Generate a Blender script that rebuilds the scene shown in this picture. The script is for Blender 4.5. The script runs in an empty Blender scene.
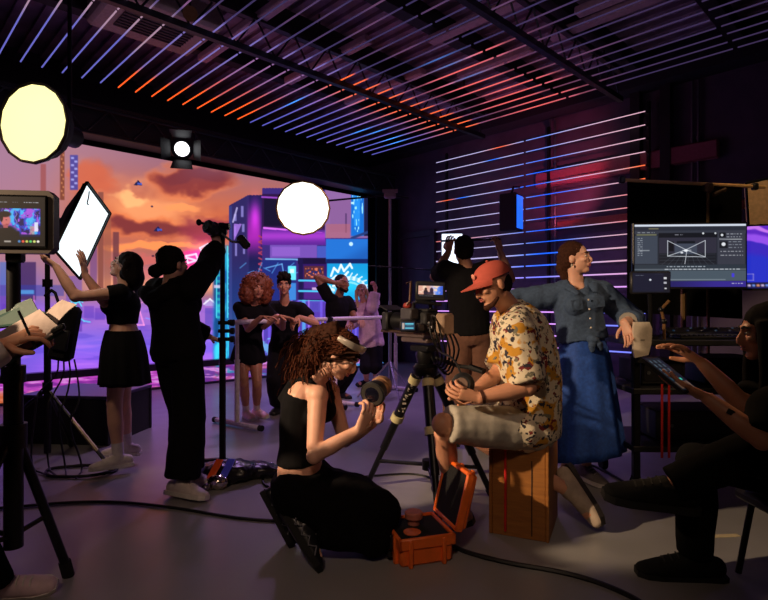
import bpy, math, random
import numpy as np
from mathutils import Vector, Matrix, noise
V = Vector
random.seed(7)
C = bpy.context.scene.collection
# ------------------------------------------------------------------ camera, world, lights, exposure
F, CX, CY, H = 540.0, 384.0, 305.0, 1.25
cam_d = bpy.data.cameras.new('camera'); cam = bpy.data.objects.new('camera', cam_d); C.objects.link(cam)
cam_d.sensor_width = 36; cam_d.lens = F / 768 * 36; cam_d.shift_y = 5 / 768
cam_d.clip_start = 0.05
cam.location = (0, 0, H); cam.rotation_euler = (math.pi / 2, 0, 0)
sc = bpy.context.scene; sc.camera = cam
sc.view_settings.view_transform = 'Standard'; sc.view_settings.look = 'None'
sc.view_settings.exposure = 0.0; sc.view_settings.gamma = 1.0; sc.view_settings.use_curve_mapping = False
w = bpy.data.worlds.new('world'); sc.world = w; w.use_nodes = True
w.node_tree.nodes['Background'].inputs[0].default_value = (0.35, 0.3, 0.5, 1)
w.node_tree.nodes['Background'].inputs[1].default_value = 0.010

def spot(name, loc, target, power, angle, color, radius=0.12, blend=0.25):
    l = bpy.data.lights.new(name, 'SPOT'); o = bpy.data.objects.new(name, l); C.objects.link(o)
    l.energy = power; l.spot_size = math.radians(angle); l.spot_blend = blend; l.color = color; l.shadow_soft_size = radius
    o.location = loc; d = V(target) - V(loc); o.rotation_euler = d.to_track_quat('-Z', 'Y').to_euler(); return o
spot('key_spot', (-3.6, 0.95, 2.65), (0.85, 3.5, 0.9), 1050, 28.5, (1, 0.70, 0.43), 0.06, 0.2)
spot('side_spot', (4.4, 1.6, 3.4), (1.35, 3.6, 1.15), 190, 24, (1, 0.66, 0.36), 0.12, 0.4)
spot('back_spot', (0.2, 4.6, 3.95), (1.38, 2.2, 0.98), 320, 17, (1, 0.62, 0.32), 0.08, 0.5)
spot('barre_spot', (0.9, 3.0, 4.1), (-0.85, 6.6, 1.25), 430, 30, (1, 0.60, 0.64), 0.12, 0.5)
spot('woman_fill_spot', (-2.3, 2.9, 2.7), (-2.05, 4.05, 1.45), 44, 50, (1, 0.74, 0.5), 0.2, 0.6)  # added warm fill on the face and arms of the softbox woman
spot('front_spot', (-0.6, -1.5, 3.9), (-0.2, 3.3, 0.2), 150, 44, (1, 0.68, 0.48), 0.3, 0.8)  # added weak warm fill from behind the camera for the faces
spot('reflector_spot', (2.6, 3.6, 3.6), (3.75, 5.0, 2.15), 45, 50, (1, 0.66, 0.34), 0.1, 0.6)
spot('ceiling_fill', (2.8, 1.3, 3.2), (-0.6, 5.6, 5.0), 55, 110, (0.85, 0.62, 0.95), 0.2, 0.9)  # added upward fill that brightens the deck between the tubes
spot('violet_spot', (-1.6, 7.4, 4.05), (-1.3, 6.2, 0.0), 260, 78, (0.66, 0.36, 1), 0.15, 0.9)  # added to strengthen the video wall's violet on the floor
spot('violet_spot', (1.6, 8.6, 4.05), (0.7, 6.9, 0.0), 230, 78, (0.58, 0.33, 1), 0.15, 0.9)  # second added violet light for the floor
spot('wall_spot', (2.2, 7.0, 4.1), (3.1, 8.4, 0.3), 100, 75, (0.66, 0.28, 1), 0.1, 0.9)  # added violet wash that tints the wall behind the tubes
spot('duct_spot', (2.6, 8.1, 2.75), (2.9, 9.2, 3.42), 60, 95, (1, 0.12, 0.22), 0.05, 0.6)

# ------------------------------------------------------------------ coordinates
def P(px, py, Y): return V(((px - CX) / F * Y, Y, H - (py - CY) / F * Y))
def G(px, py): return P(px, py, H * F / (py - CY))
N1 = V((0.717, 0.697, 0)).normalized(); N2 = V((-0.697, 0.717, 0)).normalized(); UP = V((0, 0, 1))
def R(D, D2, z): return N1 * D + N2 * D2 + UP * z
def to_px(p): return (CX + F * p.x / p.y, CY + F * (H - p.z) / p.y)

# ------------------------------------------------------------------ materials
def lin(c): return tuple((x / 255 / 12.92) if x / 255 <= 0.04045 else ((x / 255 + 0.055) / 1.055) ** 2.4 for x in c)
MATS = {}
def mat(name, rgb, rough=0.6, metal=0.0, emit=0.0, var=0.12, scale=30.0, bump=0.0, spec=0.5, sheen=0.0):
    if name in MATS: return MATS[name]
    m = bpy.data.materials.new(name); m.use_nodes = True; nt = m.node_tree; b = nt.nodes['Principled BSDF']
    c = lin(rgb)
    if emit > 0:
        b.inputs['Base Color'].default_value = (0.02, 0.02, 0.02, 1)
        b.inputs['Emission Color'].default_value = (*c, 1); b.inputs['Emission Strength'].default_value = emit
    else:
        tc = nt.nodes.new('ShaderNodeTexCoord'); n = nt.nodes.new('ShaderNodeTexNoise'); n.inputs['Scale'].default_value = scale
        n.inputs['Detail'].default_value = 4
        nt.links.new(tc.outputs['Object'], n.inputs['Vector'])
        r = nt.nodes.new('ShaderNodeValToRGB')
        r.color_ramp.elements[0].position = 0.3; r.color_ramp.elements[1].position = 0.7
        r.color_ramp.elements[0].color = (*[x * (1 - var) for x in c], 1); r.color_ramp.elements[1].color = (*[min(1, x * (1 + var)) for x in c], 1)
        nt.links.new(n.outputs['Fac'], r.inputs['Fac']); nt.links.new(r.outputs['Color'], b.inputs['Base Color'])
        if bump > 0:
            bp = nt.nodes.new('ShaderNodeBump'); bp.inputs['Strength'].default_value = bump; bp.inputs['Distance'].default_value = 0.01
            nt.links.new(n.outputs['Fac'], bp.inputs['Height']); nt.links.new(bp.outputs['Normal'], b.inputs['Normal'])
    b.inputs['Roughness'].default_value = rough; b.inputs['Metallic'].default_value = metal
    b.inputs['Specular IOR Level'].default_value = spec
    if sheen: b.inputs['Sheen Weight'].default_value = sheen
    MATS[name] = m; return m
def screen_mat(name, strength=1.0, attr='Col'):
    if name in MATS: return MATS[name]
    m = bpy.data.materials.new(name); m.use_nodes = True; nt = m.node_tree; b = nt.nodes['Principled BSDF']
    a = nt.nodes.new('ShaderNodeAttribute'); a.attribute_name = attr
    b.inputs['Base Color'].default_value = (0.01, 0.01, 0.012, 1); b.inputs['Roughness'].default_value = 0.45
    b.inputs['Specular IOR Level'].default_value = 0.2
    nt.links.new(a.outputs['Color'], b.inputs['Emission Color']); b.inputs['Emission Strength'].default_value = strength
    MATS[name] = m; return m
black = mat('black_plastic', (26, 26, 29), 0.5)
blackm = mat('black_metal', (22, 22, 25), 0.38, 0.3)
blackf = mat('black_fabric', (17, 16, 19), 0.85, var=0.25, bump=0.15, spec=0.3)
chrome = mat('chrome', (200, 200, 205), 0.22, 1.0)
grey = mat('grey_metal', (110, 112, 118), 0.4, 0.7)
rubber = mat('rubber', (14, 14, 15), 0.8)
white_paint = mat('white_paint', (225, 220, 222), 0.4)
cablem = mat('cable_rubber', (12, 12, 13), 0.55)

# ------------------------------------------------------------------ mesh building
class MB:
    def __init__(s, M=None): s.v = []; s.f = []; s.m = []; s.mi = 0; s.M = M or Matrix()
    def add(s, vs, fs):
        o = len(s.v); s.v += [s.M @ V(p) for p in vs]
        for f in fs: s.f.append(tuple(i + o for i in f)); s.m.append(s.mi)
        return s
    def box(s, c, d, b=0.0, rot=None):
        c = V(c); hx, hy, hz = d[0] / 2, d[1] / 2, d[2] / 2; b = min(b, hx * .9, hy * .9, hz * .9)
        Rm = rot.to_3x3() if rot is not None else Matrix.Identity(3)
        if b <= 0:
            vs = [V((x, y, z)) for x in (-hx, hx) for y in (-hy, hy) for z in (-hz, hz)]
            fs = [(0, 1, 3, 2), (4, 6, 7, 5), (0, 4, 5, 1), (2, 3, 7, 6), (0, 2, 6, 4), (1, 5, 7, 3)]
        else:
            vs = []; idx = {}
            for sx in (-1, 1):
                for sy in (-1, 1):
                    for sz in (-1, 1):
                        for a in range(3):
                            q = [sx * (hx - b), sy * (hy - b), sz * (hz - b)]; q[a] = (sx * hx, sy * hy, sz * hz)[a]
                            idx[(sx, sy, sz, a)] = len(vs); vs.append(V(q))
            I = lambda x, y, z, a: idx[(x, y, z, a)]
            fs = []
            for t in (-1, 1):
                fs.append((I(t, -1, -1, 0), I(t, 1, -1, 0), I(t, 1, 1, 0), I(t, -1, 1, 0))[::t])
                fs.append((I(-1, t, -1, 1), I(-1, t, 1, 1), I(1, t, 1, 1), I(1, t, -1, 1))[::t])
                fs.append((I(-1, -1, t, 2), I(1, -1, t, 2), I(1, 1, t, 2), I(-1, 1, t, 2))[::t])
                for u in (-1, 1):
                    fs.append((I(t, u, -1, 0), I(t, u, 1, 0), I(t, u, 1, 1), I(t, u, -1, 1)))
                    fs.append((I(t, -1, u, 0), I(t, 1, u, 0), I(t, 1, u, 2), I(t, -1, u, 2)))
                    fs.append((I(-1, t, u, 1), I(1, t, u, 1), I(1, t, u, 2), I(-1, t, u, 2)))
                    for q in (-1, 1): fs.append((I(t, u, q, 0), I(t, u, q, 1), I(t, u, q, 2)))
        return s.add([c + Rm @ p for p in vs], fs)
    def loft(s, pts, rad, side=None, n=12, round0=False, round1=False, closed=False):
        pts = [V(p) for p in pts]; rad = [(r, r) if not isinstance(r, (tuple, list)) else tuple(r) for r in rad]
        N = len(pts); tans = []
        for i in range(N):
            a = pts[i - 1] if (i > 0 or closed) else pts[i]; b = pts[(i + 1) % N] if (i < N - 1 or closed) else pts[i]
            t = b - a; tans.append(t.normalized() if t.length > 1e-9 else V((0, 0, 1)))
        if side is None:
            t0 = tans[0]; side = V((1, 0, 0)) if abs(t0.x) < .8 else V((0, 1, 0))
            sd = (side - t0 * side.dot(t0)).normalized(); sides = []
            for t in tans:
                sd = sd - t * sd.dot(t)
                sd = sd.normalized() if sd.length > 1e-6 else t.orthogonal().normalized(); sides.append(sd.copy())
        else:
            S = side if isinstance(side, list) else [side] * N; sides = []
            for t, q in zip(tans, S):
                q = V(q); q = q - t * q.dot(t); sides.append(q.normalized() if q.length > 1e-6 else t.orthogonal().normalized())
        rings = []
        def ring(p, t, sd, r): 
            o = t.cross(sd); rings.append([p + sd * (r[0] * math.cos(2 * math.pi * k / n)) + o * (r[1] * math.sin(2 * math.pi * k / n)) for k in range(n)])
        if round0:
            rr = min(rad[0]); 
            for a in (85, 60, 30): ring(pts[0] - tans[0] * rr * math.sin(math.radians(a)), tans[0], sides[0], (rad[0][0] * math.cos(math.radians(a)), rad[0][1] * math.cos(math.radians(a))))
        for p, t, sd, r in zip(pts, tans, sides, rad): ring(p, t, sd, r)
        if round1:
            rr = min(rad[-1])
            for a in (30, 60, 85): ring(pts[-1] + tans[-1] * rr * math.sin(math.radians(a)), tans[-1], sides[-1], (rad[-1][0] * math.cos(math.radians(a)), rad[-1][1] * math.cos(math.radians(a))))
        vs = [p for r in rings for p in r]; fs = []
        L = len(rings)
        for i in range(L if closed else L - 1):
            j = (i + 1) % L
            for k in range(n): fs.append((i * n + k, i * n + (k + 1) % n, j * n + (k + 1) % n, j * n + k))
        if not closed: fs.append(tuple(range(n))[::-1]); fs.append(tuple((L - 1) * n + k for k in range(n)))
        return s.add(vs, fs)
    def cyl(s, a, b, r, r2=None, n=16, ends=True): return s.loft([a, b], [r, r if r2 is None else r2], n=n)
    def tube(s, pts, r, n=8, closed=False, smooth=0):
        pts = [V(p) for p in pts]
        for _ in range(smooth):
            q = [pts[0]]
            for a, b in zip(pts, pts[1:]): q += [a * .75 + b * .25, a * .25 + b * .75]
            pts = q + [pts[-1]]
        return s.loft(pts, [r] * len(pts), n=n, closed=closed)
    def ell(s, c, r, axes=None, n=16, m=10):
        ax = axes or (V((1, 0, 0)), V((0, 1, 0)), V((0, 0, 1))); c = V(c); vs = []; fs = []
        if not isinstance(r, (tuple, list)): r = (r, r, r)
        for i in range(1, m):
            th = math.pi * i / m
            for k in range(n):
                ph = 2 * math.pi * k / n
                vs.append(c + ax[0] * (r[0] * math.sin(th) * math.cos(ph)) + ax[1] * (r[1] * math.sin(th) * math.sin(ph)) + ax[2] * (r[2] * math.cos(th)))
        t = len(vs); vs.append(c + ax[2] * r[2]); bt = len(vs); vs.append(c - ax[2] * r[2])
        for i in range(m - 2):
            for k in range(n): fs.append((i * n + k, (i + 1) * n + k, (i + 1) * n + (k + 1) % n, i * n + (k + 1) % n))
        for k in range(n):
            fs.append((t, k, (k + 1) % n)); fs.append((bt, (m - 2) * n + (k + 1) % n, (m - 2) * n + k))
        return s.add(vs, fs)
    def lathe(s, a, axis, prof, n=24):      # prof: list of (distance along axis, radius)
        a = V(a); axis = V(axis).normalized()
        return s.loft([a + axis * d for d, r in prof], [max(r, 1e-4) for d, r in prof], side=axis.orthogonal(), n=n) if all(prof[i + 1][0] > prof[i][0] for i in range(len(prof) - 1)) else s._lathe(a, axis, prof, n)
    def _lathe(s, a, axis, prof, n):
        sd = axis.orthogonal().normalized(); o = axis.cross(sd); vs = []; fs = []
        for d, r in prof:
            for k in range(n): vs.append(a + axis * d + (sd * math.cos(2 * math.pi * k / n) + o * math.sin(2 * math.pi * k / n)) * max(r, 1e-4))
        L = len(prof)
        for i in range(L - 1):
            for k in range(n): fs.append((i * n + k, i * n + (k + 1) % n, (i + 1) * n + (k + 1) % n, (i + 1) * n + k))
        fs.append(tuple(range(n))[::-1]); fs.append(tuple((L - 1) * n + k for k in range(n)))
        return s.add(vs, fs)
    def prism(s, pts, d):       # polygon of 3D points extruded by vector d
        pts = [V(p) for p in pts]; n = len(pts); d = V(d)
        return s.add(pts + [p + d for p in pts], [tuple(range(n))[::-1], tuple(range(n, 2 * n))] + [(k, (k + 1) % n, n + (k + 1) % n, n + k) for k in range(n)])
    def grid(s, rows, wrap=False):
        n = len(rows[0]); fs = []
        for i in range(len(rows) - 1):
            for k in range(n if wrap else n - 1): fs.append((i * n + k, i * n + (k + 1) % n, (i + 1) * n + (k + 1) % n, (i + 1) * n + k))
        return s.add([p for r in rows for p in r], fs)
ORG = {}
def tag(o, label=None, cat=None, group=None, kind=None):
    for k, x in (('label', label), ('category', cat), ('group', group), ('kind', kind)):
        if x: o[k] = x
    return o
def fix_normals(me):
    import bmesh
    bm = bmesh.new(); bm.from_mesh(me); bmesh.ops.recalc_face_normals(bm, faces=bm.faces); bm.to_mesh(me); bm.free()
def obj(name, mb, m, parent=None, smooth=True, origin=None, angle=40, flip=True):
    if isinstance(mb, MB):
        me = bpy.data.meshes.new(name)
        org = ORG.get(parent.name, V((0, 0, 0))) if parent is not None else (V(origin) if origin is not None else sum((p for p in mb.v), V()) / max(1, len(mb.v)))
        me.from_pydata([p - org for p in mb.v], [], mb.f); me.update()
        me.polygons.foreach_set('material_index', mb.m)
        if flip: fix_normals(me)
        if smooth:
            me.polygons.foreach_set('use_smooth', [True] * len(me.polygons))
            if angle and angle < 180: 
                try: me.set_sharp_from_angle(angle=math.radians(angle))
                except Exception: pass
    else:
        me = mb; org = ORG.get(parent.name, V((0, 0, 0))) if parent is not None else (V(origin) if origin is not None else V((0, 0, 0)))
        me.transform(Matrix.Translation(-org))
    for q in (m if isinstance(m, (list, tuple)) else [m]): me.materials.append(q)
    o = bpy.data.objects.new(name, me); C.objects.link(o)
    if parent is not None: o.parent = parent
    else: o.location = org
    ORG[o.name] = org
    return o
def thing(name, loc, label, cat, group=None):
    o = bpy.data.objects.new(name, None); C.objects.link(o); o.location = loc; o.empty_display_size = 0.1
    ORG[o.name] = V(loc); return tag(o, label, cat, group)
def remesh(mb, voxel, it=3, fac=0.5):
    me = bpy.data.meshes.new('tmp'); me.from_pydata([tuple(p) for p in mb.v], [], mb.f); me.update(); fix_normals_islands(me)
    o = bpy.data.objects.new('tmp', me); C.objects.link(o)
    r = o.modifiers.new('r', 'REMESH'); r.mode = 'VOXEL'; r.voxel_size = voxel; r.use_smooth_shade = True
    sm = o.modifiers.new('s', 'SMOOTH'); sm.factor = fac; sm.iterations = it
    dg = bpy.context.evaluated_depsgraph_get(); dg.update()
    out = bpy.data.meshes.new_from_object(o.evaluated_get(dg)); bpy.data.objects.remove(o); bpy.data.meshes.remove(me)
    out.polygons.foreach_set('use_smooth', [True] * len(out.polygons)); return out
fix_normals_islands = fix_normals
def wrinkle(me, amp, scale, seed=0, stretch=(1, 1, .45)):
    n = len(me.vertices); me.update()
    off = V((seed * 7.3, seed * 3.1, seed * 1.7))
    for v in me.vertices:
        p = v.co
        q = V((p.x * stretch[0], p.y * stretch[1], p.z * stretch[2])) * scale + off
        a = noise.noise(q); a = (1 - abs(a) * 2.2) * .6 + noise.noise(q * 2.3) * .5
        v.co = p + v.normal * (a * amp)
    return me
def cut_below(me, co, no):      # bisect, keep the side opposite to no, fill
    import bmesh
    bm = bmesh.new(); bm.from_mesh(me)
    bmesh.ops.bisect_plane(bm, geom=bm.verts[:] + bm.edges[:] + bm.faces[:], plane_co=co, plane_no=no, clear_outer=True)
    ed = [e for e in bm.edges if e.is_boundary]
    if ed: bmesh.ops.holes_fill(bm, edges=ed, sides=0)
    bm.to_mesh(me); bm.free()
    me.polygons.foreach_set('use_smooth', [True] * len(me.polygons)); return me
# ------------------------------------------------------------------ screen pictures
rng = np.random.RandomState(3)
LAT = rng.rand(64, 256, 256)[:8]
def vnoise(x, y, k=0):
    x = np.asarray(x, float); y = np.asarray(y, float)
    xi = np.floor(x).astype(int); yi = np.floor(y).astype(int); fx = x - xi; fy = y - yi
    fx = fx * fx * (3 - 2 * fx); fy = fy * fy * (3 - 2 * fy); L = LAT[k % 8]
    a = L[xi % 256, yi % 256]; b = L[(xi + 1) % 256, yi % 256]; c = L[xi % 256, (yi + 1) % 256]; d = L[(xi + 1) % 256, (yi + 1) % 256]
    return (a * (1 - fx) + b * fx) * (1 - fy) + (c * (1 - fx) + d * fx) * fy
def fbm(x, y, o=5, k=0): return sum(vnoise(x * 2 ** i, y * 2 ** i, k + i) * .5 ** i for i in range(o)) / sum(.5 ** i for i in range(o))
def ss(a, b, x): t = np.clip((x - a) / (b - a), 0, 1); return t * t * (3 - 2 * t)
class Pic:
    def __init__(s, x, y, rgb): s.x = x; s.y = y; s.c = np.ones(x.shape + (3,)) * np.array(rgb, float)
    def mix(s, mask, rgb): mask = np.clip(mask, 0, 1)[..., None]; s.c = s.c * (1 - mask) + np.array(rgb, float) * mask
    def add(s, mask, rgb): s.c = s.c + np.clip(mask, 0, 4)[..., None] * np.array(rgb, float)
    def rect(s, x0, y0, x1, y1, rgb, a=1.0, soft=.6): s.mix(ss(x0 - soft, x0 + soft, s.x) * (1 - ss(x1 - soft, x1 + soft, s.x)) * ss(y0 - soft, y0 + soft, s.y) * (1 - ss(y1 - soft, y1 + soft, s.y)) * a, rgb)
    def seg(s, x0, y0, x1, y1, w, rgb, a=1.0):
        dx, dy = x1 - x0, y1 - y0; L = dx * dx + dy * dy + 1e-9
        t = np.clip(((s.x - x0) * dx + (s.y - y0) * dy) / L, 0, 1); d = np.hypot(s.x - x0 - t * dx, s.y - y0 - t * dy)
        s.mix((1 - ss(w * .6, w * 1.5, d)) * a, rgb)
    def line(s, pts, w, rgb, a=1.0):
        for p, q in zip(pts, pts[1:]): s.seg(*p, *q, w, rgb, a)
    def glow(s, x, y, rx, ry, rgb, a=1.0): s.add(np.exp(-((s.x - x) / rx) ** 2 - ((s.y - y) / ry) ** 2) * a, rgb)
    def blob(s, x, y, rx, ry, rgb, a=1.0): s.mix(1 - ss(.75, 1.25, np.hypot((s.x - x) / rx, (s.y - y) / ry)), rgb) if a == 1 else s.mix((1 - ss(.75, 1.25, np.hypot((s.x - x) / rx, (s.y - y) / ry))) * a, rgb)
    def linear(s): c = np.clip(s.c, 0, 255) / 255; return np.where(c <= .04045, c / 12.92, ((c + .055) / 1.055) ** 2.4)
def screen(name, corner, du, dv, nu, nv, paint, m, parent=None, xr=(0, 1), yr=(0, 1), pxfn=None):
    """flat lit screen: corner + u*du + v*dv, paint(Pic) draws on it"""
    u, v = np.meshgrid(np.linspace(0, 1, nu), np.linspace(0, 1, nv))
    corner, du, dv = np.array(corner), np.array(du), np.array(dv)
    p = corner + u[..., None] * du + v[..., None] * dv
    if pxfn: X, Y = pxfn(p)
    else: X = xr[0] + u * (xr[1] - xr[0]); Y = yr[0] + v * (yr[1] - yr[0])
    pc = Pic(X, Y, (0, 0, 0)); paint(pc); col = pc.linear()
    org = np.array(ORG.get(parent.name, V((0, 0, 0)))) if parent is not None else corner
    me = bpy.data.meshes.new(name)
    idx = np.arange(nu * nv).reshape(nv, nu)
    fs = np.stack([idx[:-1, :-1], idx[1:, :-1], idx[1:, 1:], idx[:-1, 1:]], -1).reshape(-1, 4)
    me.from_pydata((p - org).reshape(-1, 3).tolist(), [], fs.tolist()); me.update()
    a = me.color_attributes.new('Col', 'FLOAT_COLOR', 'POINT')
    a.data.foreach_set('color', np.concatenate([col, np.ones(col.shape[:2] + (1,))], -1).reshape(-1).astype(np.float32))
    me.materials.append(m); o = bpy.data.objects.new(name, me); C.objects.link(o)
    if parent is not None: o.parent = parent
    else: o.location = tuple(corner)
    ORG[o.name] = V(tuple(org)); return o
# ------------------------------------------------------------------ the room
def floor_mat():
    m = bpy.data.materials.new('studio_floor'); m.use_nodes = True; nt = m.node_tree; b = nt.nodes['Principled BSDF']
    tc = nt.nodes.new('ShaderNodeTexCoord'); n = nt.nodes.new('ShaderNodeTexNoise'); n.inputs['Scale'].default_value = 1.3; n.inputs['Detail'].default_value = 7
    nt.links.new(tc.outputs['Object'], n.inputs['Vector'])
    r = nt.nodes.new('ShaderNodeValToRGB'); r.color_ramp.elements[0].position = .3; r.color_ramp.elements[1].position = .75
    r.color_ramp.elements[0].color = (.25, .24, .24, 1); r.color_ramp.elements[1].color = (.33, .32, .315, 1)
    nt.links.new(n.outputs['Fac'], r.inputs['Fac']); nt.links.new(r.outputs['Color'], b.inputs['Base Color'])
    n2 = nt.nodes.new('ShaderNodeTexNoise'); n2.inputs['Scale'].default_value = 5; n2.inputs['Detail'].default_value = 5
    nt.links.new(tc.outputs['Object'], n2.inputs['Vector'])
    mr = nt.nodes.new('ShaderNodeMapRange'); mr.inputs['To Min'].default_value = .26; mr.inputs['To Max'].default_value = .42
    nt.links.new(n2.outputs['Fac'], mr.inputs['Value']); nt.links.new(mr.outputs['Result'], b.inputs['Roughness'])
    b.inputs['Specular IOR Level'].default_value = .4
    return m
def structure(name, mb, m, smooth=False): return tag(obj(name, mb, m, smooth=smooth), kind='structure')
ZC = 5.0
q = MB(); q.prism([R(-5, -5, -.1), R(8.8, -5, -.1), R(8.8, 9.6, -.1), R(-5, 9.6, -.1)], (0, 0, .1)); structure('floor', q, floor_mat())
wallm = mat('dark_wall', (78, 66, 84), 0.75, scale=3, var=.2)
q = MB(); q.prism([R(8.6, -5, 0), R(8.8, -5, 0), R(8.8, 9.6, 0), R(8.6, 9.6, 0)], (0, 0, ZC)); structure('wall_right', q, wallm)
q = MB(); q.prism([R(-5, 9.4, 0), R(8.6, 9.4, 0), R(8.6, 9.6, 0), R(-5, 9.6, 0)], (0, 0, ZC)); structure('wall_back', q, mat('black_wall', (24, 23, 27), .8))
q = MB(); q.prism([R(-5.2, -5, 0), R(-5, -5, 0), R(-5, 9.6, 0), R(-5.2, 9.6, 0)], (0, 0, ZC)); structure('wall_left', q, mat('black_wall', (24, 23, 27), .8))
q = MB(); q.prism([R(-5, -5.2, 0), R(8.8, -5.2, 0), R(8.8, -5, 0), R(-5, -5, 0)], (0, 0, ZC)); structure('wall_front', q, mat('black_wall', (24, 23, 27), .8))
ceilm = mat('ceiling_deck', (150, 130, 146), 0.8, scale=4, var=.25)
q = MB(); q.prism([R(-5, -5, ZC), R(8.8, -5, ZC), R(8.8, 9.6, ZC), R(-5, 9.6, ZC)], (0, 0, .15))
for i in range(48):                                   # ribs of the metal deck
    d = -4.5 + i * .28; q.prism([R(d, -5, ZC - .05), R(d + .09, -5, ZC - .05), R(d + .09, 9.4, ZC - .05), R(d, 9.4, ZC - .05)], (0, 0, .06))
structure('ceiling', q, ceilm)
for i, d2 in enumerate((-.8, .5, 1.8, 3.1, 4.4, 5.7, 7.0)):
    q = MB(); q.prism([R(-5, d2, ZC - .3), R(8.6, d2, ZC - .3), R(8.6, d2 + .07, ZC - .3), R(-5, d2 + .07, ZC - .3)], (0, 0, .26))
    q.prism([R(-5, d2 - .05, ZC - .32), R(8.6, d2 - .05, ZC - .32), R(8.6, d2 + .12, ZC - .32), R(-5, d2 + .12, ZC - .32)], (0, 0, .03)); structure('trim_%d' % (i + 1), q, mat('joist', (30, 28, 33), .7))
# soffit above the right wall and the header over the video wall
q = MB(); q.prism([R(8.25, -5, 4.48), R(8.6, -5, 4.48), R(8.6, 9.4, 4.48), R(8.25, 9.4, 4.48)], (0, 0, ZC - 4.48)); structure('trim_8', q, mat('soffit', (34, 34, 42), .7))
# columns on the right wall
for i, px in enumerate((638, 668)):
    Y = 6466 / (px + 141.0); d2 = N2.dot(V(((px - CX) / F * Y, Y, 0)))
    q = MB(); q.prism([R(8.45, d2 - .07, 0), R(8.6, d2 - .07, 0), R(8.6, d2 + .07, 0), R(8.45, d2 + .07, 0)], (0, 0, 4.5)); structure('trim_%d' % (9 + i), q, mat('column', (24, 22, 27), .6))
def on_wall(px, D=8.58):
    c = D / .001328; Y = c / (px + 141.0); return N2.dot(V(((px - CX) / F * Y, Y, 0)))
q = MB(); a, b_ = on_wall(436), on_wall(418)
q.prism([R(8.52, a, 0), R(8.6, a, 0), R(8.6, a + .12, 0), R(8.52, a + .12, 0)], (0, 0, 2.75)); q.prism([R(8.52, a + 1.0, 0), R(8.6, a + 1.0, 0), R(8.6, a + 1.12, 0), R(8.52, a + 1.12, 0)], (0, 0, 2.75))
q.prism([R(8.52, a, 2.7), R(8.6, a, 2.7), R(8.6, a + 1.12, 2.7), R(8.52, a + 1.12, 2.7)], (0, 0, .12)); structure('door_1', q, mat('door_trim', (58, 52, 62), .6))

def part(name, mb, m, parent, **k): return obj(name, mb, m, parent, **k)
# conduits on the wall
for k, (px, w0) in enumerate(((551, 'left of the red duct'), (556, 'left of the red duct'), (693, 'above the black flag'), (699, 'above the black flag'))):
    d2 = on_wall(px); q = MB(); q.tube([R(8.55, d2, .0), R(8.55, d2, 4.45)], .018)
    for z in (1.2, 2.4, 3.6): q.cyl(R(8.55, d2, z), R(8.55, d2, z + .05), .026, n=8)
    o = obj('wall_conduit', q, grey); tag(o, ('nearer', 'farther')[k % 2 == 0] + ' thin grey conduit of the pair running up the wall ' + w0, 'pipe', 'conduit pairs on the right wall')
# duct along the wall behind the tubes, its red light put into the colour
q = MB(); a, b_ = on_wall(538), on_wall(720)
q.box(R(8.53, (a + b_) / 2, 3.42), (.12, abs(a - b_), .26), .02, rot=Matrix((N1, N2, UP)).transposed().to_4x4()); o = obj('wall_duct', q, mat('red_lit_duct', (150, 80, 90), .5)); tag(o, 'long red-lit square duct running along the upper right wall behind the light tubes', 'duct')
q = MB(); a, b_ = on_wall(560), on_wall(800)
q.box(R(8.5, (a + b_) / 2, 2.6), (.12, abs(a - b_), .12), .02, rot=Matrix((N1, N2, UP)).transposed().to_4x4()); o = obj('wall_duct', q, mat('red_lit_duct2', (130, 62, 46), .5)); tag(o, 'thin rust red rail on the right wall below the wide red duct', 'duct')

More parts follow.
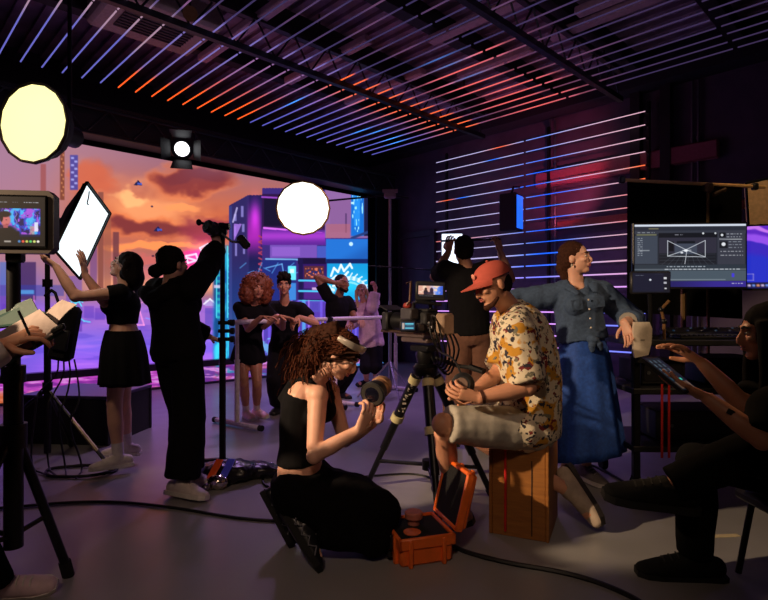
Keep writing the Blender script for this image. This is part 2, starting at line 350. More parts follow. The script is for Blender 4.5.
# ------------------------------------------------------------------ the video wall
LED_D2, LZ0, LZ1 = 8.6, .334, 3.56
def paint_wall(s):
    x, y = s.x, s.y; t = np.clip
    # sky
    n = fbm(x / 62 + 3.4, y / 36 + 1.2, 4, 0); n2 = fbm(x / 40 + 9, y / 20, 3, 2)
    s.c = np.ones(x.shape + (3,)) * np.array((170, 118, 130.))
    s.mix(ss(60, 180, x) * .6, (120, 82, 112)); s.mix((1 - ss(150, 200, y)) * .35, (150, 118, 150))
    band = np.exp(-((y - 216 - .06 * (x - 100)) / 44) ** 2) * ss(40, 100, x)
    s.mix(band * .95, (206, 104, 66)); s.mix(ss(.52, .7, n) * band * .6, (140, 60, 54)); s.mix(ss(.5, .8, n2) * band * .6, (240, 146, 96)); 
    wx, wy = (fbm(x / 30, y / 20, 4, 3) - .5) * 40, (fbm(x / 28 + 7, y / 18 + 3, 4, 6) - .5) * 24
    cl = lambda cx, cy, rx, ry, lo=.6, hi=1.1: 1 - ss(lo, hi, np.hypot((x + wx - cx) / rx, (y + wy - cy) / ry))
    s.mix(cl(92, 178, 27, 21) * .8, (206, 98, 68)); s.mix(cl(150, 205, 66, 20, .2, 1.2) * .85, (246, 158, 104)); s.mix(cl(128, 196, 20, 9) * .95, (255, 182, 120))
    s.mix(cl(196, 182, 46, 17), (232, 128, 80)); s.mix(cl(199, 181, 42, 14), (138, 58, 56)); s.mix(cl(203, 177, 34, 8) * .6, (112, 48, 58))
    s.mix(cl(146, 227, 48, 16), (236, 126, 76)); s.mix(cl(148, 228, 44, 13), (128, 54, 54)); s.mix(cl(206, 229, 36, 17) * .85, (140, 50, 66)); s.mix(cl(150, 248, 54, 5) * .95, (255, 146, 84)); s.mix(cl(182, 205, 24, 4.5) * .9, (250, 152, 92))
    s.mix(cl(198, 262, 24, 12) * .9, (220, 56, 120)); s.mix(cl(140, 263, 34, 7) * .7, (210, 100, 94)); s.mix(ss(165, 215, x) * (1 - ss(165, 190, y + .12 * (x - 190))) * .7, (122, 78, 100))
    hz = np.exp(-((y - 285) / 9) ** 2); s.mix(hz * ss(70, 115, x) * .9, (246, 164, 120)); s.mix(np.exp(-((y - 273) / 6) ** 2) * ss(110, 150, x) * .7, (224, 110, 120))
    s.mix(ss(292, 310, y), (158, 104, 200)); s.mix(ss(316, 350, y), (116, 96, 226)); s.mix(ss(336, 372, y) * .75, (172, 92, 232))
    s.mix((1 - ss(20, 70, x)) * ss(250, 290, y) * .6, (96, 80, 200)); s.mix((1 - ss(0, 60, x)) * (1 - ss(200, 262, y)) * .3, (160, 120, 160))
    # far city, left
    s.rect(0, 262, 20, 285, (70, 110, 190), .6); s.rect(18, 262, 36, 300, (66, 42, 92), .85); s.rect(0, 285, 64, 296, (50, 60, 160), .5)
    for (a, b, c, d, col, al) in ((60, 148, 64.5, 200, (120, 62, 44), .9), (70, 155, 78, 190, (70, 66, 150), .9), (40.5, 164, 46, 196, (150, 72, 70), .7), (98, 192, 103.5, 292, (136, 76, 66), .95), (104, 215, 111, 292, (150, 88, 70), .6),
                                  (113, 232, 119, 290, (112, 60, 66), .9), (90, 236, 97, 300, (110, 70, 130), .7), (66, 276, 82, 332, (96, 70, 170), .5), (121, 270, 150, 288, (200, 120, 110), .4)): s.rect(a, b, c, d, col, al)
    for k in range(9): s.rect(71 + (k % 2) * 3.4, 157 + k * 3.6, 74 + (k % 2) * 3.4, 159 + k * 3.6, (190, 190, 250), .7)
    for k in range(12): s.rect(61 + (k % 2) * 1.6, 150 + k * 4, 62.5 + (k % 2) * 1.6, 152 + k * 4, (230, 150, 100), .6)
    for (a, b, r) in ((138, 183, 5), (158, 229, 5)):
        s.mix((np.abs(x - a) < r * (1 - (b + 2.4 - y) / 5.5)) * (y < b + 2.4) * (y > b - 3.2) * 1.0, (36, 34, 74)); s.mix((np.abs(x - a - 1.5) < 2.4) * (np.abs(y - b - .8) < 1.0) * .9, (70, 90, 190))
    s.blob(152, 206.5, 1.2, 1, (60, 40, 70)); s.blob(153, 256, 1.5, 1, (80, 40, 60))
    # low blocks, palm and neon on the ground
    for (a, b, c, d, al) in ((66, 316, 82, 331, .55), (84, 306, 94, 318, .45), (95, 308, 105, 320, .5), (140, 325, 158, 345, .25), (118, 298, 140, 312, .3), (0, 296, 20, 312, .5), (2, 304, 34, 318, .4), (160, 290, 185, 300, .35), (128, 300, 134, 330, .2)): s.rect(a, b, c, d, (92, 50, 170), al)
    nn = fbm(x / 40, y / 7, 3, 5); s.mix(ss(.5, .75, nn) * ss(300, 320, y) * (1 - ss(210, 230, x)) * .45, (196, 122, 236)); s.mix((1 - ss(.32, .44, nn)) * ss(300, 320, y) * .4, (82, 62, 190))
    cy = (92, 216, 246)
    s.seg(75.5, 304, 76.5, 315, .9, cy); 
    for dx, dy in ((-6, 3), (-5, -2), (-1, -5), (4, -4), (7, 0), (6, 4)): s.line([(75.5, 303), (75.5 + dx * .6, 301 + dy * .4 - 1), (75.5 + dx, 302 + dy)], .7, cy, .9)
    s.line([(80, 318), (84, 321), (90, 322)], .7, cy, .7); s.rect(14, 290, 34, 294, (90, 190, 250), .6)
    pk = (250, 150, 220)
    s.line([(132, 311), (140, 312), (144, 325), (134, 325)], .8, pk, .7); s.line([(146, 318), (153, 320), (153, 334)], .6, (120, 150, 250), .7)
    for k in range(7): s.line([(130 + k * 9, 300 + (k % 3) * 3), (136 + k * 9, 299 + (k % 3) * 3)], .6, pk, .5)
    s.line([(34, 296), (34, 316), (42, 318)], .7, (236, 130, 220), .6)
    # magenta neon glyph cluster beside the raised arm
    s.glow(206, 258, 18, 16, (130, 20, 110), .8)
    wn = (250, 225, 250)
    for pts in ([(186, 256), (196, 254), (198, 260), (188, 263), (186, 256)], [(200, 248), (208, 244), (212, 250), (204, 256), (200, 248)], [(203, 258), (212, 260), (208, 268), (201, 265), (203, 258)], [(192, 268), (200, 272), (195, 279)], [(188, 258), (195, 260)]): s.line(pts, .9, wn, .9)
    s.rect(205, 300, 217, 306, (190, 190, 240), .55); s.line([(204, 304), (210, 299), (216, 304)], .8, (240, 240, 250), .8)
    s.rect(205, 308, 230, 330, (70, 60, 170), .55)
    # ---- the near city on the right
    r = ss(211, 217, x + (y - 240) * .0)
    s.mix(r * ss(245, 262, y), (24, 92, 168)); s.mix(r * ss(300, 330, y) * .6, (40, 150, 220))
    gl = fbm(x / 9, y / 22, 4, 1); s.mix(r * ss(.5, .66, gl) * ss(240, 262, y) * (1 - ss(236, 244, x)), (60, 214, 240)); s.mix(r * (1 - ss(.3, .45, gl)) * ss(240, 262, y) * .8, (16, 40, 96))
    s.rect(214, 245, 233, 330, (20, 96, 150), .4)
    for px_ in (216, 221.5, 227, 232.5): s.rect(px_, 246, px_ + 1.1, 318, (90, 236, 244), .85)
    for py_ in range(250, 318, 6): s.rect(217, py_, 221, py_ + 2.6, (50, 220, 200), .5); s.rect(228, py_ + 3, 232, py_ + 4.6, (80, 200, 250), .6)
    s.rect(214, 285, 224, 288, (220, 200, 230), .8); s.rect(236, 285, 240, 330, (90, 220, 250), .5)
    # tall block
    quad = (x > 229 + (y < 215) * 0) & (x < 264) & (y > 195 + (248 - np.minimum(x, 248)) * .55)
    s.mix(quad * 1.0, (46, 38, 92)); s.mix(quad * ss(248, 250, x), (30, 26, 74)); s.mix(quad * (1 - ss(300, 250, y) * 0) * ss(250, 300, y) * .6, (24, 60, 130))
    for (a, b, c, d) in ((234, 214, 236.5, 221), (234, 226, 236, 236), (241, 206, 243.5, 217), (242, 224, 244.5, 232), (235, 243, 237, 256), (243, 240, 245, 254)): s.rect(a, b, c, d, (150, 140, 216), .75)
    s.seg(233, 222, 237, 208, .8, (190, 180, 230), .8); s.mix(((x - 234) / 4 + (y - 232) / 9 < 1) * (x > 234) * (y > 224) * (y < 240) * .8, (170, 120, 226))
    s.rect(229, 206, 232, 330, (60, 70, 140), .6); s.mix(quad * ss(246, 249, x) * (1 - ss(258, 264, x)) * ss(198, 240, y) * (1 - ss(236, 262, y)) * .8, (188, 40, 190)); s.glow(255, 215, 5, 14, (150, 30, 130), .8)
    for k in range(4):
        yy = 236 + k * 11; s.line([(259, yy), (265, yy + 3), (259, yy + 6), (265, yy + 9)], .8, (170, 60, 90), .85)
    # billboard, balcony bands
    s.mix((x > 262) * (x < 372) * (y > 188) * (y < 345) * 1.0, (58, 40, 116))
    s.rect(262, 194, 330, 230, (44, 22, 66)); s.rect(264, 197, 288, 226, (24, 18, 44)); s.line([(262, 197), (300, 199)], .8, (150, 70, 190)); s.line([(264, 228), (300, 231), (345, 236)], 1.0, (222, 110, 240))
    s.mix((x > 262) * (x < 330) * (y > 229 + (x - 262) * .06) * (y < 245) * 1., (88, 36, 142)); s.mix(np.exp(-((y - 236) / 5) ** 2) * (x > 262) * (x < 325) * .8, (176, 62, 206))
    s.rect(270, 245, 317, 258, (116, 78, 176)); s.rect(272, 247, 300, 256, (150, 100, 206), .6); s.line([(266, 259), (318, 260)], .8, (130, 200, 250), .8); s.rect(317, 246, 328, 262, (70, 90, 190), .9)
    s.rect(262, 260, 296, 345, (30, 44, 120), .9); s.line([(266, 268), (282, 264), (284, 275)], .6, (110, 180, 240), .7)
    for k in range(8): s.line([(240 + k * 8, 268 + (k % 3) * 5), (246 + k * 8, 263 + (k % 2) * 8)], .5, (90, 170, 240), .55)
    # lit sign, shelves
    s.rect(288, 266, 296, 280, (104, 228, 250)); s.rect(290, 269, 294, 273, (240, 250, 255), .8); s.rect(288, 283, 296, 300, (60, 130, 210))
    s.rect(298, 258, 330, 345, (50, 24, 96)); s.rect(298, 258, 326, 264, (26, 16, 54)); s.rect(299, 258, 303, 345, (30, 20, 70))
    s.rect(304, 266, 324, 279, (84, 40, 52)); 
    k1 = vnoise(x / 1.6, y / 1.6, 4); s.mix((x > 305) * (x < 323) * (y > 268) * (y < 278) * ss(.5, .75, k1) * .9, (226, 120, 90)); s.mix((x > 305) * (x < 323) * (y > 268) * (y < 278) * (1 - ss(.15, .3, k1)), (30, 40, 110))
    for yy in (280.5, 291, 301): s.line([(299, yy), (328, yy + .5)], .9, (74, 190, 236)); s.mix((x > 304) * (x < 327) * (y > yy + 1) * (y < yy + 8) * .6, (92, 44, 150))
    s.rect(312, 290 - 2.5, 318, 290, (230, 190, 230), .8); s.rect(310, 301, 322, 312, (60, 180, 220), .9); s.rect(312, 303, 318, 310, (26, 84, 150), .7)
    # teal upper bay, tower, serpent screen
    s.rect(325, 188, 372, 238, (140, 100, 160)); s.rect(330, 200, 352, 232, (132, 88, 142), .6); s.line([(346, 214), (346, 232)], .8, (90, 60, 110)); s.mix((x > 326) * (x < 350) * (y > 224) * (y < 238) * .6, (176, 100, 110))
    s.rect(351, 188, 364, 236, (24, 108, 206)); s.rect(354, 192, 360, 226, (44, 150, 240), .8); k2 = vnoise(x / 1.2, y / 4, 6); s.mix((x > 352) * (x < 363) * (y > 192) * (y < 232) * ss(.66, .82, k2), (150, 230, 255)); s.rect(351, 202, 354, 204, (190, 240, 255)); s.rect(364, 190, 372, 236, (26, 28, 66))
    s.line([(352, 238), (368, 232)], 1.2, (40, 60, 120)); s.rect(326, 239, 372, 262, (36, 112, 206)); s.mix((x > 326) * (x < 372) * (y > 239) * (y < 262) * ss(0, 1, (y - 262 + (x - 326) * .55) / 16) * .5, (26, 70, 150)); s.blob(351, 244, 2, 2, (190, 230, 255))
    s.rect(326, 259, 372, 263.5, (20, 34, 92)); s.rect(327, 263.5, 372, 300, (22, 150, 214)); s.glow(346, 285, 22, 10, (20, 50, 30), 1)
    th = np.arctan2(y - 300, x - 350); rr = np.hypot((x - 350) / 1.0, (y - 300) / 1.15)
    s.mix((np.abs(rr - 19) < 1.7) * (y < 297) * (x < 371) * (.75 + .25 * np.sign(np.sin(th * 26))), (214, 236, 255)); s.mix((np.abs(rr - 15.2) < .9) * (y < 298) * .8, (150, 226, 255))
    for k in range(12):
        a = -2.9 + k * .22; s.seg(350 + 20 * math.cos(a), 300 + 23 * math.sin(a), 350 + 24 * math.cos(a + .1), 300 + 27 * math.sin(a + .1), .6, (226, 244, 255), .9)
    for pts in ([(331, 276), (334, 268), (338, 272), (341, 265), (344, 271), (350, 264), (352, 268)], [(330, 281), (336, 276), (343, 277), (348, 272)], [(333, 286), (338, 280), (344, 282)]): s.line(pts, 1.0, (236, 246, 255), .95)
    s.mix((x > 262) * (y > 301) * (x < 372) * .9 * (1 - ss(372, 374, x)), (86, 60, 176))
    for k, px_ in enumerate((262, 268, 287, 291, 297, 302, 308, 320, 327, 334, 341, 347, 355, 362)): s.rect(px_, 300, px_ + 1.6 + (k % 3), 356, ((190, 130, 250), (120, 90, 236), (90, 200, 250))[k % 3], .65)
    s.rect(327, 318, 372, 358, (70, 80, 210), .4); s.mix((x > 240) * (y > 338) * ss(.55, .7, fbm(x / 5, y / 6, 3, 3)) * .6, (120, 220, 250))
    s.glow(245, 325, 14, 16, (20, 50, 40), .8)
    # panel seams
def proj_np(p): return CX + F * p[..., 0] / p[..., 1], CY + F * (H - p[..., 2]) / p[..., 1]
led = thing('video_wall', R(3.4, LED_D2, 0), 'huge video wall showing an orange cloudy sky over a violet neon city', 'video wall')
D0, D1 = -.6, 7.87
scr = screen('display_surface', R(D0, LED_D2, LZ1), N1 * (D1 - D0), UP * (LZ0 - LZ1), 900, 330, paint_wall, screen_mat('video_wall_light', 1.18), led, pxfn=proj_np)
q = MB(); q.prism([R(D0 - .02, LED_D2 + .012, LZ0 - .02), R(D1 + .02, LED_D2 + .012, LZ0 - .02), R(D1 + .02, LED_D2 + .1, LZ0 - .02), R(D0 - .02, LED_D2 + .1, LZ0 - .02)], (0, 0, LZ1 - LZ0 + .04)); part('panel_back', q, black, led, smooth=False)
q = MB(); q.prism([R(D0, LED_D2 - .16, LZ0 - .10), R(D1, LED_D2 - .16, LZ0 - .10), R(D1, LED_D2 + .05, LZ0 - .10), R(D0, LED_D2 + .05, LZ0 - .10)], (0, 0, .10)); part('bottom_trim', q, mat('dark_trim', (30, 20, 44), .35), led, smooth=False)
def paint_skirt(s):
    x, y = s.x, s.y; n = fbm(x / 16, y / 2.6, 5, 1)
    s.c = np.ones(x.shape + (3,)) * np.array((206, 76, 206.)); s.mix(ss(150, 215, x), (120, 66, 170)); s.mix(ss(240, 300, x), (60, 90, 170)); s.mix(ss(335, 365, x), (60, 160, 226))
    s.mix(ss(.5, .66, n), (236, 150, 240)); s.mix(ss(.5, .7, fbm(x / 7, y / 3, 4, 4)) * ss(190, 220, x) * .8, (50, 170, 200)); s.mix(ss(.5, .66, fbm(x / 5 + 4, y / 3, 4, 2)) * ss(180, 220, x) * .5, (190, 60, 110))
    s.mix((1 - ss(.3, .45, n)) * .75, (120, 40, 150)); s.mix((1 - ss(8, 20, x)) * ss(388, 398, y), (220, 110, 60)); s.mix(ss(388 - .04 * x, 400 - .04 * x, y) * (1 - ss(150, 220, x)) * ss(.4, .6, n) * .8, (238, 140, 100))
ramp = thing('led_floor_ramp', R(3.4, 8.3, 0), 'low glowing magenta and teal ramp along the foot of the video wall', 'stage ramp')
screen('display_surface', R(D0, 8.42, .235), N1 * (D1 - D0), N2 * (-.32) + UP * (-.2), 700, 40, paint_skirt, screen_mat('ramp_light', .8), ramp, pxfn=proj_np)
q = MB()
for a in (D0,): q.prism([R(a, 8.07, 0), R(a, 8.59, 0), R(a, 8.59, .225), R(a, 8.43, .225), R(a, 8.09, .02)], N1 * (D1 - D0))
part('base', q, mat('dark_trim', (30, 20, 44), .35), ramp, smooth=False)
# header truss over the video wall
hd = thing('header_truss', R(3.4, 8.3, 3.6), 'long black truss header hanging over the top edge of the video wall', 'truss')
q = MB(); q.prism([R(-1.5, 8.15, 3.63), R(8.25, 8.15, 3.63), R(8.25, 8.55, 3.63), R(-1.5, 8.55, 3.63)], (0, 0, .42)); part('masking_board', q, mat('masking', (20, 24, 26), .6), hd, smooth=False)
q = MB()
for z in (3.6, 3.95): q.tube([R(-1.5, 8.05, z), R(8.2, 8.05, z)], .025)
for k in range(32):
    a = -1.4 + k * .3; q.tube([R(a, 8.05, 3.6 + .35 * (k % 2)), R(a + .3, 8.05, 3.95 - .35 * (k % 2))], .012, n=6)
part('lattice', q, mat('truss_metal', (52, 60, 60), .4, .6), hd)
# black drapes beside the video wall
for k, (d0, d1, d2, lb) in enumerate(((7.9, 8.55, 8.35, 'black drape hanging between the video wall and the dark right wall'),)):
    rows = []
    for i in range(8):
        z = 3.57 * (1 - i / 7) + .01; rows.append([R(d0 + (d1 - d0) * j / 40, d2 + .05 * math.sin(j * 1.25) * (.6 + .4 * i / 7), z) for j in range(41)])
    back = [[p + N2 * .02 for p in r] for r in rows]
    q = MB(); q.grid(rows); q.grid(back); o = obj('stage_drape', q, blackf, angle=180); tag(o, lb, 'curtain')

# ------------------------------------------------------------------ ceiling light tubes
ORD = 'first second third fourth fifth sixth seventh eighth ninth tenth eleventh twelfth thirteenth fourteenth fifteenth sixteenth seventeenth eighteenth nineteenth twentieth twenty-first twenty-second twenty-third twenty-fourth twenty-fifth twenty-sixth twenty-seventh twenty-eighth twenty-ninth thirtieth'.split()
ZB = 4.2
def led_tube(name, a, b, r, colf, n=8, segs=22, strength=1.0):
    a, b = V(a), V(b); mb = MB(); pts = [a.lerp(b, k / segs) for k in range(segs + 1)]; mb.loft(pts, [r] * len(pts), n=n)
    o = obj(name, mb, screen_mat('tube_light', 1.3), angle=60, flip=False, origin=(a + b) / 2)
    cols = []
    for k, p in enumerate(pts): c = lin(np.clip(colf(p), 0, 255)); cols += [(*c, 1)] * n
    at = o.data.color_attributes.new('Col', 'FLOAT_COLOR', 'POINT'); at.data.foreach_set('color', np.array(cols, np.float32).reshape(-1)); return o
def mixc(a, b, t): t = max(0, min(1, t)); return tuple(x * (1 - t) + y * t for x, y in zip(a, b))
def sst(a, b, x): t = max(0, min(1, (x - a) / (b - a))); return t * t * (3 - 2 * t)
def ceil_col(i):
    rr = random.Random(i * 13 + 5); j1, j2, j3 = rr.uniform(-.25, .25), rr.uniform(-.3, .3), rr.random()
    def f(p):
        s = N2.dot(p); e = 7.76 - s; px, py = to_px(p) if p.y > .3 else (2000, 0)
        dim = (66, 56, 104); nz = noise.noise(V((i * 1.7, s * 1.3, 0)))
        c = mixc(dim, (110, 92, 128), sst(-.2, .5, nz))
        if i < 6:
            c = mixc((92, 92, 176), (150, 120, 140), sst(6.6 + j1, 6.1 + j1, s)); c = mixc(c, dim, sst(5.6, 5.2, s))
        elif i < 15:
            k = sst(.95 + j1 + (i == 6) * .0, .55 + j1, e); c = mixc((104, 92, 158), (255, 92, 34), k)
            if i > 9: c = mixc(c, (190, 84, 84), sst(6.3, 6.8, s) * (1 - k) * .8 + (1 - k) * .3 * sst(5.2, 5.8, s))
        else:
            c = mixc((84, 84, 176), (120, 100, 190), sst(0, .5, nz))
            k = math.exp(-((s - 5.5 - j1 * .5) / .62) ** 2) * (1 if i > 14 else .5); c = mixc(c, (255, 100, 46), k * .95)
            if j3 > .7: c = mixc(c, (70, 150, 255), math.exp(-((s - 6.7 - j2) / .25) ** 2))
        if s < 5.2:
            c = mixc(dim, (120, 78, 120), sst(0, .5, nz))
            if i > 17: c = mixc(c, (236, 96, 90), math.exp(-((s - 4.1 - j1) / .8) ** 2) * .9)
            if i in (17, 18, 20): c = mixc(c, (90, 150, 255), math.exp(-((s - 4.2) / .3) ** 2) * .8)
            if s < 3: c = mixc(c, (70, 54, 96), sst(3, 2, s))
        g = 1.0 - .28 * sst(5.4, 4.6, s) * (1 if c[0] < 170 else 0)
        return tuple(max(0, x * g) for x in c)
    return f
where = ['nearest the video wall', 'second from the video wall', 'third from the video wall', 'farthest from the video wall']
for i in range(28):
    D = 1.18 + .2235 * i
    for k in range(4):
        b0 = 7.76 - k * 2.05; a0 = b0 - 2.0
        pa, pb = R(D, a0, ZB), R(D, b0, ZB)
        if pb.y < .6: continue
        xb, yb = to_px(pb); 
        if yb < -15 or xb > 800: continue
        colour = ('blue violet' if i < 6 else 'orange tipped' if i < 15 else 'violet and orange') if k == 0 else ('dim violet' if i < 18 else 'pink and violet')
        o = led_tube('light_tube', pa, pb, .0085, ceil_col(i)); tag(o, '%s ceiling tube, %s row from left, %s' % (colour, ORD[i], where[k]), 'light tube', 'light tubes in rows under the ceiling')
# black trusses the tubes hang on
for k, (d2, lb) in enumerate(((5.5, 'black lattice truss under the ceiling nearer the video wall, crossing the light tubes'), (3.15, 'black lattice truss under the ceiling nearer the camera, crossing the light tubes'))):
    t = thing('ceiling_truss', R(4.3, d2, ZB + .2), lb, 'truss')
    for z, nm in ((ZB - .04, 'lower_chord'), (ZB + .36, 'upper_chord')):
        q = MB(); q.prism([R(.9, d2 - .035, z - .035), R(7.75, d2 - .035, z - .035), R(7.75, d2 + .035, z - .035), R(.9, d2 + .035, z - .035)], (0, 0, .07)); part(nm, q, mat('truss_black', (14, 13, 16), .5), t, smooth=False)
    q = MB(); nseg = 26
    for j in range(nseg):
        a = .95 + 6.75 * j / nseg; b_ = .95 + 6.75 * (j + 1) / nseg
        q.tube([R(a, d2, ZB + (.36 if j % 2 else -.02)), R(b_, d2, ZB + (-.02 if j % 2 else .36))], .012, n=6)
    part('web', q, mat('truss_black', (14, 13, 16), .5), t)
    for a in (1.2, 4.2, 7.2): q = MB(); q.tube([R(a, d2, ZB + .36), R(a, d2, ZC - .02)], .012, n=6); part('hanger', q, blackm, t)
# things above the tubes
t = thing('air_unit', R(2.6, 6.2, 4.7), 'pale ceiling air unit with a dark louvre above the left light tubes', 'air conditioner')
rotR = Matrix((N1, N2, UP)).transposed().to_4x4()
q = MB(); q.box(R(2.55, 6.55, 4.72), (1.25, 1.0, .3), .04, rot=rotR); part('casing', q, mat('unit_beige', (176, 160, 140), .6), t)
q = MB(); q.box(R(2.55, 6.55, 4.565), (.8, .5, .02), 0, rot=rotR)
for k in range(7): q.box(R(2.55, 6.34 + k * .07, 4.553), (.8, .012, .02), 0, rot=rotR)
part('louvre', q, mat('louvre', (62, 56, 54), .6), t, smooth=False)
for k, (d, d2, L, lb) in enumerate(((3.35, 5.9, 2.2, 'long pale duct above the orange tipped light tubes'), (4.6, 5.9, 1.8, 'violet lit duct above the middle of the light tubes'), (5.8, 6.0, 1.7, 'pale duct close to the far end of the light tubes'), (5.2, 3.6, 1.8, 'pale duct between the two ceiling trusses'),
                                    (6.2, 2.1, 2.6, 'long pinkish duct above the right hand light tubes'), (5.9, 1.9, 2.0, 'shorter pinkish duct beside the long one over the right light tubes'), (6.3, 4.3, 1.2, 'small duct near the right end of the trusses'))):
    q = MB(); q.box(R(d, d2, 4.6), (.14, L, .09), .012, rot=rotR); o = obj('ceiling_duct', q, mat('duct_pale', (190, 160, 165), .5)); tag(o, lb, 'duct', 'ducts over the light tubes')
# small work lamp clipped in the truss
t = thing('work_lamp', P(190, 12, 5.6), 'small brassy work lamp clipped in the ceiling truss at upper left', 'lamp')
c = P(190, 13, 5.6); q = MB(); q.lathe(c, V((.3, -.8, -.5)), [(-.12, .03), (-.1, .05), (.06, .06), (.1, .075)], 16); part('housing', q, mat('brass', (160, 120, 80), .35, .6), t)
q = MB(); q.tube([c, c + UP * .3], .012); part('clamp', q, blackm, t)

# ------------------------------------------------------------------ wall light tubes
def wall_col(j, seg):
    rr = random.Random(j * 31 + 3); a1, a2, a3 = rr.uniform(-14, 14), rr.uniform(-20, 20), rr.random()
    def f(p):
        px, py = to_px(p); low = sst(255, 300, py)
        c = mixc((176, 168, 214), (206, 160, 178), sst(540, 630, px))
        if j < 14:
            k = math.exp(-((px - 545 - a1) / (20 + 12 * a3)) ** 2) if j > 1 else math.exp(-((px - 540) / 20) ** 2) * .7
            c = mixc(c, (24, 96, 255), k * (1 if j > 2 else .7))
            if j in (0, 4): c = mixc(c, (250, 96, 56), math.exp(-((px - (500 if j == 0 else 448)) / 10) ** 2))
            if j in (1, 4): c = mixc(c, (30, 110, 255), math.exp(-((px - (493 if j == 1 else 462)) / 7) ** 2))
            if j in (4, 5): c = mixc(c, (255, 110, 60), sst(615, 645, px))
            if j in (6, 7, 8): c = mixc(c, (230, 110, 110), sst(590, 640, px) * .7)
            if j == 8: c = mixc(c, (230, 110, 100), sst(510, 440, px) * .8)
        c = mixc(c, (216, 150, 246), low)
        if px > 585 and py > 300: c = (120, 130, 255)
        return c
    return f
for j in range(19):
    z = 4.13 - .2 * j
    for k in range(2):
        a0 = 3.05 + 2.05 * k; e = 7.12 - 2.05 * (1 - k) if k else a0 + 2.0
        o = led_tube('wall_tube', R(8.38, a0, z), R(8.38, a0 + 2.0, z), (.011 if j > 9 else .0072), wall_col(j, k), segs=26)
        tag(o, '%s half of the %s light tube from the top on the right wall' % (('right', 'left')[k], ORD[j]), 'light tube', 'light tubes stacked on the right wall')
for k, px in enumerate((446, 548, 648)):
    d2 = on_wall(px, 8.45) ; q = MB(); q.box(R(8.47, d2, 2.25), (.05, .05, 4.1), .006, rot=rotR)
    for j in range(19): q.box(R(8.425, d2, 4.13 - .2 * j), (.07, .03, .02), 0, rot=rotR)
    o = obj('tube_rail', q, blackm); tag(o, ('far', 'middle', 'near')[k] + ' black upright rail holding the light tubes on the right wall', 'rail', 'upright rails of the wall tubes')
# ------------------------------------------------------------------ props
def FR(c, fwd, up=UP):          # local frame: x right, y away from the viewer, z up
    y = V(fwd).normalized(); x = y.cross(V(up)).normalized(); z = x.cross(y)
    M = Matrix((x, y, z)).transposed().to_4x4(); M.translation = V(c); return M
def fp(M, x, y, z): return M @ V((x, y, z))
gold = mat('gold_rim', (196, 150, 80), .4, .6)
# round lantern at the left
def round_light(c, nrm, r, label, col, strength, rimm, depth, stand):
    t = thing('round_softbox', V(c) , label, 'studio light')
    n = V(nrm).normalized(); sd = n.cross(UP).normalized(); u = sd.cross(n)
    q = MB(); K = 16
    ring = lambda rr, d: [V(c) + n * d + (sd * math.cos(2 * math.pi * k / K) + u * math.sin(2 * math.pi * k / K)) * rr for k in range(K)]
    q.grid([ring(r * .97, .0), ring(r * .75, .012), ring(r * .4, .022), ring(.0005, .026)], wrap=True)
    part('diffuser', q, mat(label[:12] + 'glow', col, emit=strength), t, angle=180)
    q = MB(); q.grid([ring(r * .96, .002), ring(r * 1.02, .012), ring(r * 1.03, -.015), ring(r * .99, -.02)], wrap=True); part('rim', q, rimm, t, angle=180)
    q = MB(); q.grid([ring(r * 1.0, -.015), ring(r * .85, -depth * .5), ring(r * .35, -depth), ring(.01, -depth)], wrap=True); part('shell', q, blackf, t, angle=180)
    q = MB(); q.lathe(V(c) - n * depth * .95, -n, [(0, .07), (.16, .07), (.18, .05)], 16); part('lamp_head', q, black, t)
    return t
cO = P(33, 123, 3.4); round_light(cO, (-.2, -.98, -.03), .25, 'round warm softbox lamp glowing pale yellow at upper left', (255, 244, 164), 1.55, mat('black_rim', (40, 30, 24), .5), .2, None)
cL = P(303, 208, 6.4); round_light(cL, (.06, -1, -.08), .315, 'round white softbox lamp hanging on a boom above the ballet barre', (255, 246, 224), 2.6, gold, .22, None)
t = bpy.data.objects['round_softbox']
q = MB(); p = cO + V((.2, .98, 0)) * .3; q.tube([p + UP * .04, p + UP * .25, V((p.x, p.y, ZC - .02))], .014); part('hanging_pole', q, blackm, t)
# tilted square softbox held at the left
A, B, Dd = P(85.5, 183.5, 3.95), P(108, 214, 4.15), P(54, 249, 3.80)
Cc = B + (Dd - A)
t = thing('square_softbox', (A + Cc) / 2, 'tilted rectangular softbox with a bright white face held by two hands', 'studio light')
nb = (B - A).cross(Dd - A).normalized(); nb = nb if nb.y > 0 else -nb
cb = (A + B + Cc + Dd) / 4; back = cb + nb * .2
q = MB(); q.add([A, B, Cc, Dd, (A + B + Cc + Dd) / 4 - nb * .015], [(0, 1, 4), (1, 2, 4), (2, 3, 4), (3, 0, 4)]); part('front_diffuser', q, mat('soft_white', (226, 240, 246), emit=1.7), t, smooth=False)
q = MB()
o4 = [A, B, Cc, Dd]; lip = [p + (p - cb) * .03 - nb * .03 for p in o4]; out = [p + (p - cb) * .05 for p in o4]; bk = [back + (p - cb) * .45 for p in o4]
q.grid([lip, out, bk], wrap=True); q.add(bk, [(0, 1, 2, 3)]); ins = [p + (p - cb) * .03 for p in lip]
q.grid([lip, [p + nb * .03 for p in [cb + (x - cb) * 1.0 for x in o4]]], wrap=True); part('shell', q, blackf, t, smooth=False)
q = MB()
for a, b in zip(o4, o4[1:] + o4[:1]): q.tube([a + (a - cb) * .04 - nb * .02, b + (b - cb) * .04 - nb * .02], .008, n=6)
part('frame', q, blackm, t)
q = MB(); q.lathe(back, nb, [(0, .08), (.16, .08), (.2, .04)], 16); part('lamp_head', q, black, t)
q = MB(); p = A.lerp(B, .1).lerp(Cc, .05) - nb * .02; q.tube([p, p + V((.0, -.01, -.05)), p + V((-.012, -.01, -.09)), p + V((.0, -.01, -.1))], .005, n=6, smooth=1); part('pull_cord', q, rubber, t)
